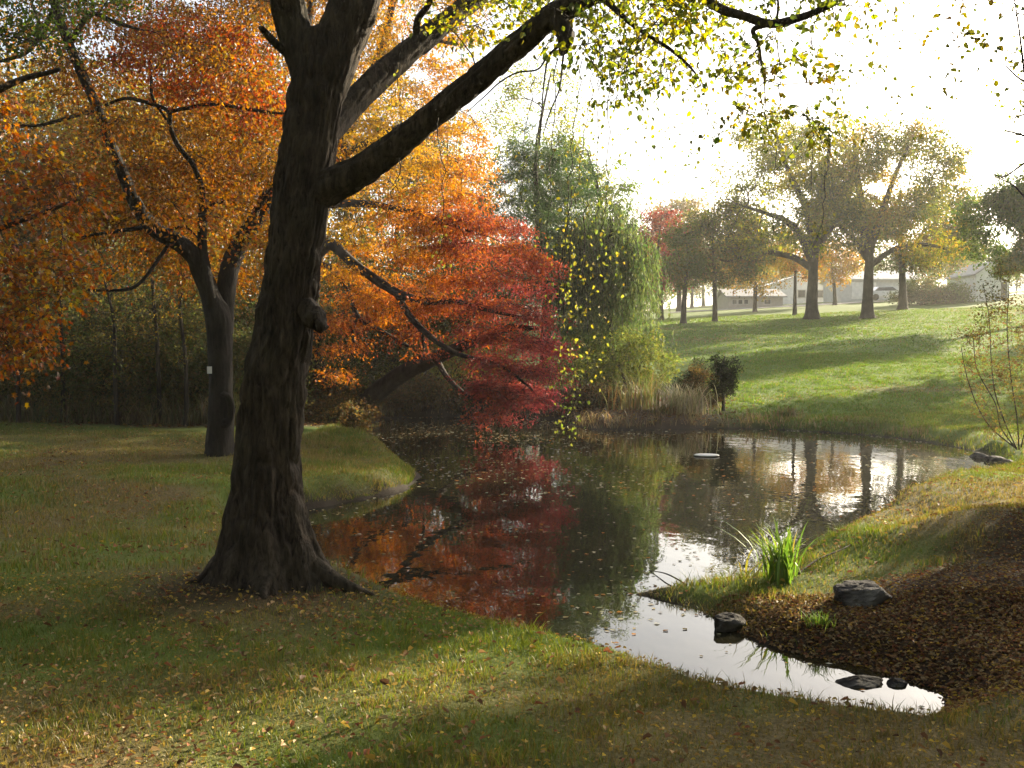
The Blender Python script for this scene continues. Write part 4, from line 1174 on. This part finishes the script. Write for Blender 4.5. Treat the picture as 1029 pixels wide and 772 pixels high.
bush('hedge_bush', 'low green hedge next to the white barn', 955, 88, 1.9, 2.0, 110, G_green, .18, .6, seed=12)

# twiggy shrub at the right, half bare
g = np.random.default_rng(33)
Y = 16.5; x = gx_(1008, Y); b = np.array([x + .25, Y, H1(x + .25, Y)])
root = thing('twiggy_shrub', 'thin half-bare shrub with a few yellowing leaves on the bank at the right edge', 'bush', b)
bt = MB(); fo = MB(); lim = []
for pts in [[(1022, 452), (1010, 425), (1000, 395), (996, 360), (994, 320), (988, 285)], [(1024, 452), (1022, 420), (1016, 380), (1012, 330), (1014, 290)], [(1020, 450), (998, 432), (984, 412), (972, 380), (966, 350)],
            [(1026, 450), (1034, 410), (1034, 360), (1030, 310)], [(1022, 452), (1006, 430), (1000, 405), (982, 372), (978, 340)]]:
    P_, r_ = plimb([(a, c_, Y, 1.5 * (1 - .6 * k / 5)) for k, (a, c_) in enumerate(pts)], 6)
    tube(bt, P_, np.maximum(r_, .006), 6, .1); lim.append((P_, np.maximum(r_, .006)))
T_ = in_poly_px(g, 150, [(968, 340), (1000, 270), (1060, 290), (1060, 430), (1000, 440), (970, 400)], Y - .9, Y + .9)
ends, dirs = grow(g, lim, T_, bt, -.2, .003, .1, .2, .0025, 4, .012)
spray(g, ends, dirs, .24, 5, 6, .045, palette([(.09, .10, .03), (.15, .13, .035), (.13, .08, .03)], None, .2), fo, bt, .9, .0, .55, 'rhomb', .5, .002)
bt.obj('stems', M['bark'], root, origin=b); fo.obj('foliage', M['leaf'], root, smooth=False, origin=b)

# tree standing just outside the right edge: a strip of its foot shows, and bare branch tips above
g = np.random.default_rng(34)
x = gx_(1052, 9.2); b = np.array([x, 9.2, H1(x, 9.2)])
root = thing('bare_tree', 'nearly leafless tree reaching thin twigs in from the right edge', 'tree', b)
bt = MB(); fo = MB(); lim = []
P_, r_ = plimb([(1054, 570, 9.2, 60), (1052, 530, 9.2, 44), (1056, 440, 9.2, 34), (1064, 300, 9.2, 30), (1070, 150, 9.2, 26), (1072, 0, 9.2, 20), (1080, -160, 9.2, 12), (1076, -300, 9.2, 6)], 8)
tube(bt, P_, r_, 20, .07); lim.append((P_, r_))
for pts in [[(1070, 160, 9.2, 8), (1050, 150, 9.1, 6), (1028, 165, 9, 4), (1006, 178, 9, 2.5), (988, 166, 8.9, 1.5)], [(1072, 130, 9.2, 7), (1040, 138, 9, 4), (1012, 132, 9, 2.5), (986, 134, 8.9, 1.5)],
            [(1072, 70, 9.2, 8), (1046, 86, 9, 5), (1026, 80, 9, 3.5), (1010, 66, 8.9, 2), (1003, 64, 8.9, 1.4)], [(1072, 110, 9.2, 6), (1040, 112, 9, 4), (1010, 122, 9, 2)],
            [(1036, 120, 9.1, 4.5), (1029, 70, 9, 4), (1024, 30, 9, 3), (1018, -10, 9, 2)], [(1068, 190, 9.2, 7), (1040, 205, 9, 4), (1018, 186, 9, 2.5), (1000, 178, 9, 1.5)]]:
    P_, r_ = plimb(pts, 6); r_ = np.maximum(r_ * .6, .004); tube(bt, P_, r_, 6, .1); lim.append((P_, np.maximum(r_, .005)))
T_ = np.concatenate([in_poly_px(g, 26, [(1000, 20), (1060, -40), (1080, 200), (1010, 150)], 8.6, 9.8),
                     np.array([b + np.array([1.6, .2, 6.6]) + unit(g.normal(0, 1, 3)) * g.uniform(.5, 1) * np.array([2.4, 2.8, 2.6]) for _ in range(120)])])
T_ = T_[(T_[:, 0] / T_[:, 1]) > .475]
ends, dirs = grow(g, lim, T_, bt, -.1, .006, .15, .3, .003, 4, .05)
spray(g, ends, dirs, .4, 5, 1, .05, pal_main, fo, bt, .8, .1, .6, 'rhomb', .5, .0022)
bt.obj('trunk', M['bark'], root, origin=b); fo.obj('crown', M['leaf'], root, smooth=False, origin=b)

# ---- woodland on the left: shrubs, then trees
g = np.random.default_rng(35)
wl = ['tangled olive thicket bush at the back of the lawn, nearest the left edge', 'dark briar bush on the wood edge, second from the left edge', 'grey-green bush against the wood, in the middle of the thicket',
      'brownish bush on the wood edge, left of the three-stemmed tree', 'shadowy bush right behind the three-stemmed trunk', 'dim bush between the three-stemmed tree and the huge dark trunk']
pal_th = palette([(.07, .085, .035), (.11, .115, .045), (.14, .11, .05), (.05, .065, .03), (.20, .15, .065)], [2, 3, 2, 2, 1], .22, .7)
for k, px in enumerate([-10, 45, 95, 145, 195, 250]):
    bush('thicket_bush', wl[k], px, 22.3 + g.uniform(-.3, .8), 2.3 + g.uniform(-.4, .8), 1.35, 190, pal_th, .085, .42, 6, 9, 'thicket along the back of the lawn', 20 + k, .15, .45)
for k, (px, Y, h) in enumerate([(300, 33, 4.2), (355, 36, 5.2), (410, 37, 5.0), (470, 40, 5.5)]):
    bush('thicket_bush', ['olive bush of the wood glimpsed right beside the huge trunk', 'tall olive bush behind the leaning maple trunk', 'tall dim bush behind the middle of the maple', 'tall green-brown bush behind the maple tips'][k], px, Y, h, 2.5, 230, pal_th, .13, .7, 6, 10, 'tall bushes behind the maple', 50 + k, .1, .45)
wl2 = ['tall weedy bush behind the thicket at the left edge', 'tall bush behind the thicket, under the low orange boughs', 'tall dull green bush in the wood, left of the three-stemmed tree', 'tall bush of the wood behind the three-stemmed tree', 'tall brownish bush in the wood between trunk and maple']
for k, px in enumerate([10, 75, 140, 215, 285]):
    bush('thicket_bush', wl2[k], px, 26 + g.uniform(-.8, 1.2), 4.3 + g.uniform(-.6, .9), 2.0, 200, pal_th, .11, .6, 6, 9, 'taller bushes inside the wood', 30 + k, .15, .45)
m_ = MB()
for _ in range(420):
    px = g.uniform(-40, 290); Y = 21.2 + abs(g.normal(0, .7)); x = gx_(px, Y)
    tuft(m_, g, np.array([x, Y, H1(x, Y)]), 9, g.uniform(.3, .95), .022, .8, palette([(.07, .09, .03), (.10, .11, .04), (.20, .16, .07), (.13, .10, .05)], None, .2), 4, .14)
fs = POND[(POND[:, 1] > 22)]
for _ in range(900):
    k = g.integers(0, len(fs)); x, y = fs[k] + g.normal(0, .25, 2); y += abs(g.normal(.35, .5))
    if poly_sd(POND, np.array([x]), np.array([y]))[0] < .12: continue
    dry = x < 7
    if dry and x > 1.5 and g.uniform() < .6: continue
    tuft(m_, g, np.array([x, y, H1(x, y)]), 7, g.uniform(.12, .5 if dry else .28), .02, .9, palette([(.10, .075, .035), (.16, .11, .05), (.22, .17, .08), (.09, .09, .03)] if dry else [(.10, .12, .03), (.16, .14, .05), (.20, .15, .07)], None, .2), 4, .12)
tag(m_.obj('undergrowth', M['grass'], smooth=False), kind='stuff', label='rank weeds and grasses along the wood edge')

wt = [(-60, 30, 11, G_wood), (20, 33, 13, G_gold), (90, 36, 12, G_wood), (150, 31, 10, G_gold), (185, 40, 14, G_wood), (240, 34, 11.5, G_gold), (290, 38, 13, G_wood), (340, 42, 13, G_gold), (395, 46, 14, G_wood), (450, 50, 12, G_gold), (120, 48, 15, G_brown), (30, 50, 16, G_green)]
wn = ['dusky woodland tree at the far left', 'golden brown woodland tree behind the orange boughs', 'dark slim woodland tree left of the three-stemmed tree', 'tawny woodland tree close behind the three-stemmed tree', 'high dusky tree deep in the wood',
      'golden woodland tree between the two dark trunks', 'dusky tree behind the huge trunk', 'golden tree deep behind the maple', 'dusky tree rising behind the maple', 'tawny tree behind the maple and pine', 'brown tree far back in the wood', 'tall green tree far back in the wood at the left']
for k, (px, Y, h, pl) in enumerate(wt):
    tree('woodland_tree', wn[k], gx_(px, Y), Y, h, .16, [(0, 0, h * .56, 2.9, 2.6, h * .40)], 200, pl, .16, .8, 6, 9, 'trees of the wood', .3, 1.5, 100 + k, zb=h * .18)

tree('woodland_tree', 'dark green tree showing only its boughs at the top left corner', gx_(-170, 13.2), 13.2, 9.5, .2, [(1.5, 0, 6.7, 2.5, 2.2, 1.35)], 120, G_green, .07, .5, 7, 16, None, .25, 1.0, 130, zb=4, fork=.5)

for k, (px, Y, h) in enumerate([(18, 20.9, 3.6), (62, 21.3, 4.4), (118, 21.0, 3.2), (160, 21.4, 4.8), (186, 21.1, 3.9)]):
    tree('sapling', ['thin sapling at the wood edge under the hanging orange boughs', 'slim sapling at the wood edge, second from the left edge', 'small leaning sapling in the middle of the wood edge', 'tallest of the thin saplings, left of the three-stemmed tree', 'thin sapling right beside the three-stemmed trunk'][k], gx_(px, Y), Y, h, .035,
         [(0, 0, h * .62, .7, .6, h * .34)], 34, palette([(.14, .14, .05), (.20, .15, .05), (.10, .12, .045)], None, .2), .06, .3, 4, 5, None, .2, .8, 140 + k, zb=.8, lean=(.25 * math.sin(k * 2.1), 0))

# far band of trees beyond the hill
proto = tree('distant_tree', 'hazy olive tree in the far row beyond the hill', gx_(600, 128), 128, 12, .3, [(0, 0, 7, 4.2, 4, 4.6)], 110, G_brown, .34, 1.2, 6, 8, 'distant trees beyond the hill', .22, 2, 200, zb=.6)
proto2 = tree('distant_tree', 'hazy green tree in the far row beyond the hill', gx_(655, 122), 122, 10, .3, [(0, 0, 5.4, 4.6, 4, 4.2)], 110, G_green, .34, 1.2, 6, 8, 'distant trees beyond the hill', .22, 2, 201, zb=.6)
g = np.random.default_rng(36)
for k in range(70):
    px = -150 + k * 20 + g.uniform(-12, 12); Y = g.uniform(136, 175); x = gx_(px, Y)
    sc = g.uniform(.55, .8) if px > 760 else g.uniform(.7, 1.15)
    copy_tree(proto if g.uniform() < .55 else proto2, (x, Y, H1(x, Y)), g.uniform(0, 6), sc)
for k, o in enumerate([o for o in C.objects if o.get('group') == 'distant trees beyond the hill']):
    o['label'] = 'hazy tree in the far row beyond the hill'

# ---- trees standing outside the picture on the right that shade the near lawn and streak the hill
def pq(p, q): return ((p + q) * .7071, (q - p) * .7071)


sh = [(.15, 26, 11, 3.6), (3.4, 21, 9, 3.2), (-8.5, 38, 15.4, 3.7), (-12.6, 50, 17, 3.3), (6.5, 26, 11, 3.6)]
sl = ['broad tree out of sight to the right, nearest', 'smaller tree out of sight to the right', 'broad tree out of sight to the right on the slope', 'tree out of sight to the right, high on the slope', 'tree out of sight to the right, past the path']
for k, (p, q, h, rr) in enumerate(sh):
    x, y = pq(p, q)
    tree('shade_tree', sl[k], x, y, h, .28, [(0, 0, h * .56, rr, rr, h * .42)] if k != 2 else [(0, 0, 11.6, rr, rr, 3.2)], 170, G_oak, .28, 1.0, 8, 11, None, .40 if k == 3 else .05, 1.5, 300 + k, zb=.9)
for k, (x, y, h, rr) in enumerate([(52, 73, 11, 2.0), (42, 54, 11, 2.6), (60, 92, 9, 1.6), (66, 72, 12, 3)]):
    tree('shade_tree', ['hill tree out of sight to the right, level with the oaks', 'hill tree out of sight to the right, below the oaks', 'hill tree out of sight to the right, farthest', 'hill tree out of sight to the right, behind the others'][k],
         x, y, h, .35, [(0, 0, h * .6, rr, rr, h * .36)], 130, G_oak, .34, 1.2, 7, 9, None, .25, 1.8, 310 + k, zb=2.5)

# unseen trees added behind and beside the camera to keep the near lawn dim
bp = tree('unseen_shade_tree', 'broad leafy tree added unseen behind the viewpoint to shade the lawn', -3.5, -7.5, 12, .3, [(0, 0, 6.6, 4.6, 4.6, 4.6)], 230, G_oak, .30, 1.1, 7, 10, 'shading trees added behind the viewpoint', .1, 1.5, 400, zb=1.6)
for k, (x, y, sc) in enumerate([(4.5, -8.5, 1.0), (-11, -4, 1.05), (11, -4, 1.0), (-16, 5, 1.1), (13.5, 4.5, .9), (0.5, -14, 1.2), (-8, -13, 1.2), (9, -13, 1.2)]):
    copy_tree(bp, (x, y, H1(x, y)), k * 1.3, sc)


# ---- rocks
def rock(label, px, py, Y, w, h, d, seed, mat, rz=0.0, sink=.25):
    g = np.random.default_rng(seed)
    x = gx_(px, Y); z0 = max(H1(x, Y), WZ - .02)
    n1, n2 = 40, 24
    a = np.linspace(0, 6.2832, n1, endpoint=False); e = np.linspace(-1.5, 1.5, n2)
    A, E = np.meshgrid(a, e)
    D = np.stack([np.cos(E) * np.cos(A), np.cos(E) * np.sin(A), np.sin(E)], -1)
    rr = np.ones(A.shape)
    for _ in range(13):                     # chipped flat faces
        nn = unit(g.normal(0, 1, 3)); c = g.uniform(.62, .92); dp = D @ nn
        rr = np.minimum(rr, np.where(dp > .05, c / np.maximum(dp, .05), 9))
    rr = rr + (vnoise(D[..., 0] * 5 + seed, D[..., 1] * 5, D[..., 2] * 5) - .5) * .10 + (vnoise(D[..., 0] * 13, D[..., 1] * 13, D[..., 2] * 13) - .5) * .05
    V = D * rr[..., None] * np.array([w, d, h])
    c, s_ = math.cos(rz), math.sin(rz); V = V @ np.array([[c, s_, 0], [-s_, c, 0], [0, 0, 1]])
    i = np.arange(n2 - 1)[:, None] * n1; j = np.arange(n1)[None]; j2 = (j + 1) % n1
    m_ = MB(); V = np.vstack([V.reshape(-1, 3), [[0, 0, -h * .75]], [[0, 0, V[-1, :, 2].max()]]])
    jj = np.arange(n1)
    T = np.vstack([np.stack([np.full(n1, n1 * n2), (jj + 1) % n1, jj], -1), np.stack([np.full(n1, n1 * n2 + 1), (n2 - 1) * n1 + jj, (n2 - 1) * n1 + (jj + 1) % n1], -1)])
    b = np.array([x, Y, z0 + h * (1 - 2 * sink) * .6])
    m_.add(V + b, np.stack([i + j, i + j2, i + n1 + j2, i + n1 + j], -1).reshape(-1, 4), T)
    return tag(m_.obj('rock', mat, None, False, origin=b), label, 'rock')


def rock_mat(nm, dk, lt):
    m = bark_mat(nm, dk, lt, 6, 1, .6, (.22, .22, .20), .5); return m


R1 = rock_mat('weathered_stone', (.02, .018, .018), (.12, .105, .10)); R2 = rock_mat('wet_stone', (.008, .007, .007), (.04, .034, .032))
rock('angular purplish grey boulder lying in the brown leaves', 868, 590, 7.35, .25, .15, .18, 4, R1, .2, .32)
rock('low dark stone at the tip of the point by the water', 733, 632, 7.35, .155, .095, .12, 5, R2, .5)
rock('flat wet stone in the narrow channel', 868, 668, 6.15, .16, .055, .10, 6, R2, .1)
rock('small black stone at the end of the channel', 905, 684, 6.12, .075, .045, .06, 7, R2, .7)
rock('pale pebble-like stone on the shore below the sunlit lawn', 527, 640, 6.55, .06, .04, .05, 8, R1, .3)
rock('second small shore stone, beside the pale one', 541, 644, 6.6, .045, .03, .04, 9, R1, .9)
for k, (px, py, Y) in enumerate([(1000, 462, 18.4), (1014, 470, 17.6), (986, 457, 19.0)]):
    rock(['stone on the far right shore where the pond turns', 'stone nearest the spit on the far right shore', 'flat stone along the far right waterline'][k], px, py, Y, .22, .09, .16, 20 + k, R1, k)

# fallen sticks leaning out of the water near the point
m_ = MB()
for q in [[(690, 600), (682, 588), (668, 596), (652, 602)], [(800, 572), (820, 558), (846, 548), (862, 540)]]:
    Pq = np.array([at(a, b_, 8.4 + .3 * k) for k, (a, b_) in enumerate(q)])
    Pq[:, 2] = np.maximum(H(Pq[:, 0], Pq[:, 1]), WZ) + np.array([.0, .05, .04, .0])
    o_ = MB(); tube(o_, smooth_line(Pq, 5), np.linspace(.009, .004, 16), 6, .2)
    tag(o_.obj('fallen_stick', M['bark']), 'thin dark stick lying across the water at the tip of the point' if q[0][0] == 690 else 'dark broken branch at the waterline behind the strap-leaved clump', 'stick')

# pale float on the pond
p = atz(710, 458.5, WZ)
m_ = MB(); k = 24; a = np.linspace(0, 6.2832, k, endpoint=False)
rings = [(.14, .0), (.20, .008), (.215, .022), (.19, .034), (.10, .04)]
V = np.vstack([np.stack([p[0] + np.cos(a) * r_ * 1.15, p[1] + np.sin(a) * r_, np.full(k, WZ + z_)], 1) for r_, z_ in rings])
i = np.arange(4)[:, None] * k; j = np.arange(k)[None]; j2 = (j + 1) % k
V = np.vstack([V, [[p[0], p[1], WZ + .042]]]); jj = np.arange(k)
m_.add(V, np.stack([i + j, i + j2, i + k + j2, i + k + j], -1).reshape(-1, 4), np.stack([np.full(k, 5 * k), 4 * k + jj, 4 * k + (jj + 1) % k], -1))
tag(m_.obj('pond_float', plain_mat('pale_foam', (.62, .60, .54), .6), origin=np.array([p[0], p[1], WZ])), 'small pale round float lying on the middle of the pond', 'float')


# ---- buildings beyond the crest
def boxm(mb, x0, x1, y0, y1, z0, z1):
    V = np.array([(x, y, z) for x in (x0, x1) for y in (y0, y1) for z in (z0, z1)])
    mb.add(V, [[0, 1, 3, 2], [4, 6, 7, 5], [0, 4, 5, 1], [2, 3, 7, 6], [0, 2, 6, 4], [1, 5, 7, 3]])


def house(name, label, cx, cy, z, w, d, hw, hr, wall, roof, wins=(), door=None, gable_front=False, over=.35):
    b = np.array([cx, cy, z]); root = thing(name, label, 'building', b)
    m_ = MB(); boxm(m_, -w / 2, w / 2, -d / 2, d / 2, -1.0, hw)
    if gable_front:
        for y in (-d / 2, d / 2): m_.add([(-w / 2, y, hw), (w / 2, y, hw), (0, y, hw + hr)], None, [[0, 1, 2]] if y < 0 else [[0, 2, 1]])
    else:
        for x in (-w / 2, w / 2): m_.add([(x, -d / 2, hw), (x, d / 2, hw), (x, 0, hw + hr)], None, [[0, 2, 1]] if x < 0 else [[0, 1, 2]])
    m_.obj('wall', wall, root, False)
    m_ = MB(); t = .14; o = over
    for sg in (-1, 1):
        if gable_front:
            k = hr / (w / 2); q = [(0, hr + .02), (sg * (w / 2 + o), -k * o + .02)]
            V = [(x, y, hw + zz + dz) for (x, zz) in q for y in (-d / 2 - o, d / 2 + o) for dz in (0, t)]
        else:
            k = hr / (d / 2); q = [(0, hr + .02), (sg * (d / 2 + o), -k * o + .02)]
            V = [(x, y, hw + zz + dz) for (y, zz) in q for x in (-w / 2 - o, w / 2 + o) for dz in (0, t)]
        m_.add(V, [[0, 1, 3, 2], [4, 6, 7, 5], [0, 4, 5, 1], [2, 3, 7, 6], [0, 2, 6, 4], [1, 5, 7, 3]])
    m_.obj('roof', roof, root, False)
    for (x, zz, ww, hh) in wins:
        f = MB()
        for (a0, a1, c0, c1) in [(x - ww / 2 - .09, x - ww / 2, zz - .09, zz + hh + .09), (x + ww / 2, x + ww / 2 + .09, zz - .09, zz + hh + .09), (x - ww / 2, x + ww / 2, zz - .09, zz), (x - ww / 2, x + ww / 2, zz + hh, zz + hh + .09)]:
            boxm(f, a0, a1, -d / 2 - .06, -d / 2 + .02, c0, c1)
        fo_ = f.obj('window', M['trim'], root, False)
        pn = MB(); boxm(pn, x - ww / 2 - .005, x + ww / 2 + .005, -d / 2 - .02, -d / 2 + .01, zz - .005, zz + hh + .005); pn.obj('pane', M['pane'], fo_, False)
    if door:
        x, ww, hh, dm_ = door; f = MB(); boxm(f, x - ww / 2, x + ww / 2, -d / 2 - .05, -d / 2 + .02, 0, hh); f.obj('door', dm_, root, False)
    return root


M['trim'] = plain_mat('cream_trim', (.50, .47, .41), .6)
M['pane'] = plain_mat('dark_window_glass', (.03, .035, .04), .08)
wall_be = plain_mat('beige_siding', (.42, .38, .31)); wall_wh = plain_mat('white_boards', (.74, .73, .69)); wall_gr = plain_mat('pale_grey_render', (.52, .52, .50))
roof_g = plain_mat('grey_shingles', (.30, .29, .28)); roof_l = plain_mat('light_roof', (.55, .54, .52)); dk_door = plain_mat('dark_door', (.06, .06, .06))
def hz_(px, py, Y): return float(at(px, py, Y)[2])
house('bungalow', 'long low beige house with small dark windows, half hidden left of the tallest oak', gx_(752, 108), 108, H1(gx_(752, 108), 108) - .35, 5.6, 6, 1.35, .8, wall_be, roof_g,
      [(-2.2, .62, .4, .4), (-1.6, .62, .4, .4), (-1.0, .62, .4, .4), (1.2, .62, .6, .4)], None)
house('house', 'pale house with a wide light gabled roof behind the slim young tree', gx_(792, 122), 122, H1(gx_(792, 122), 122), 8.6, 7, 1.6, 1.4, wall_wh, roof_l, [(-2.5, .6, .8, .8), (0.5, .6, .8, .8), (2.6, .6, .8, .8)], None, True)
house('garage', 'long pale grey garage seen between the two big oaks', gx_(872, 112), 112, H1(gx_(872, 112), 112), 8.2, 6, 2.1, 1.0, wall_gr, roof_l, [(3.0, .9, .9, .7)], (-1.6, 2.6, 1.8, wall_wh))
house('barn', 'white gabled barn with a dark doorway at the right end of the hill crest', gx_(980, 92), 92, H1(gx_(980, 92), 92) - .2, 2.9, 6, 2.3, 1.0, wall_wh, roof_g, [], (1.0, .5, 1.6, dk_door), True, .18)

# road behind the crest and a parked car
m_ = MB(); rx = np.linspace(16, 62, 80); V = []
for x in rx:
    for y in (101.0, 105.5): V.append((x, y, H1(x, y) + .06))
i = np.arange(79)[:, None] * 2
m_.add(V, i + [[0, 2, 3, 1]]); tag(m_.obj('road', plain_mat('pale_asphalt', (.20, .195, .19), .85)), kind='structure')

def car(label, x, y, z):
    root = thing('parked_car', label, 'car', (x, y, z))
    prof = [(-2.1, .35), (-2.12, .75), (-1.9, .88), (-1.5, .93), (-1.0, 1.36), (.45, 1.40), (1.15, .98), (1.95, .84), (2.1, .6), (2.08, .35)]
    paint = plain_mat('silver_paint', (.45, .46, .47), .3, .03, 3, .6); glass = M['pane']; rub = plain_mat('rubber', (.02, .02, .02), .8); lamp = plain_mat('lamp_glass', (.6, .6, .55), .1)
    m_ = MB(); n = len(prof); V = [(a, s_ * (.84 - max(0, b_ - .9) * .28), b_) for s_ in (-1, 1) for a, b_ in prof]
    Q = [[k, (k + 1) % n, n + (k + 1) % n, n + k] for k in range(n)]
    m_.add(V, Q)
    for s_ in (0, 1):
        c = len(V); m_.add([V[s_ * n + k] for k in range(n)] + [(0, V[s_ * n][1], .7)], None, [[n, k, (k + 1) % n] if s_ == 0 else [n, (k + 1) % n, k] for k in range(n)])
    m_.obj('body', paint, root)
    for s_ in (-1, 1):
        w_ = MB(); w_.add([(-1.35, s_ * .83, .95), (.9, s_ * .83, .97), (.42, s_ * .735, 1.33), (-.96, s_ * .735, 1.29)], [[0, 1, 2, 3]]); w_.obj('window', glass, root, False)
        for xx in (-1.3, 1.3):
            t_ = MB(); a = np.linspace(0, 6.2832, 20, endpoint=False)
            V = [(xx + math.cos(q) * .32, s_ * yy, .32 + math.sin(q) * .32) for yy in (.68, .87) for q in a] + [(xx, s_ * .885, .32)]
            Q = [[k, (k + 1) % 20, 20 + (k + 1) % 20, 20 + k] for k in range(20)]
            t_.add(V, Q, [[40, 20 + k, 20 + (k + 1) % 20] for k in range(20)]); t_.obj('wheel', rub, root)
        l_ = MB(); boxm(l_, 2.0, 2.12, s_ * .6 - .16, s_ * .6 + .16, .62, .76); l_.obj('headlight', lamp, root, False)
    return root


x = gx_(889, 102.5); car('silver car parked on the road between the two big oak trunks', x, 102.5, H1(x, 102.5) + .07)

# ------------------------------------------------------------------ air
hz = MB(); boxm(hz, -XMAX - 3, XMAX + 3, YMIN - 3, YMAX + 3, -3.0, 24.0)
hb = hz.obj('haze', haze_mat(.0007), smooth=False); tag(hb, kind='stuff')

# ------------------------------------------------------------------ light, sky, camera
SUN_AZ, SUN_EL = R(45), R(18)          # azimuth clockwise from the view direction (+Y)
dv = np.array([math.sin(SUN_AZ) * math.cos(SUN_EL), math.cos(SUN_AZ) * math.cos(SUN_EL), math.sin(SUN_EL)])
from mathutils import Vector
sd = bpy.data.lights.new('sun', 'SUN'); sd.energy = 5.0; sd.angle = R(.6); sd.color = (1.0, .86, .62)
so = bpy.data.objects.new('sun', sd); C.objects.link(so); so.rotation_euler = Vector(dv).to_track_quat('Z', 'Y').to_euler(); so.location = (20, 20, 30)
w = bpy.data.worlds.new('World'); bpy.context.scene.world = w; w.use_nodes = True
nt = w.node_tree; bg = nt.nodes['Background']
sky = nt.nodes.new('ShaderNodeTexSky'); sky.sky_type = 'NISHITA'; sky.sun_disc = False
sky.sun_elevation = SUN_EL; sky.sun_rotation = SUN_AZ
sky.air_density = 1.0; sky.dust_density = 4.0; sky.ozone_density = 1.0; sky.altitude = 50
hs = nt.nodes.new('ShaderNodeHueSaturation'); hs.inputs['Saturation'].default_value = .6      # hazy, washed-out sky
nt.links.new(sky.outputs[0], hs.inputs['Color']); nt.links.new(hs.outputs[0], bg.inputs[0]); bg.inputs[1].default_value = .08
cam = bpy.data.cameras.new('camera'); co = bpy.data.objects.new('camera', cam); C.objects.link(co)
cam.sensor_width = 36; cam.lens = 36 * F / 1029; cam.clip_end = 2000; cam.clip_start = .05
co.location = CAM; co.rotation_euler = (math.pi / 2 - PITCH, 0, 0)
S_ = bpy.context.scene; S_.camera = co
S_.view_settings.view_transform = 'Standard'; S_.view_settings.look = 'None'; S_.view_settings.gamma = 1
S_.view_settings.use_curve_mapping = False
S_.view_settings.exposure = 2.15
cy = S_.cycles
S_.render.engine = 'CYCLES'
cy.max_bounces = 6; cy.diffuse_bounces = 3; cy.glossy_bounces = 3; cy.transmission_bounces = 3; cy.volume_bounces = 1; cy.transparent_max_bounces = 6
cy.use_denoising = True; cy.denoiser = 'OPENIMAGEDENOISE'
cy.caustics_reflective = False; cy.caustics_refractive = False
cy.sample_clamp_indirect = 8
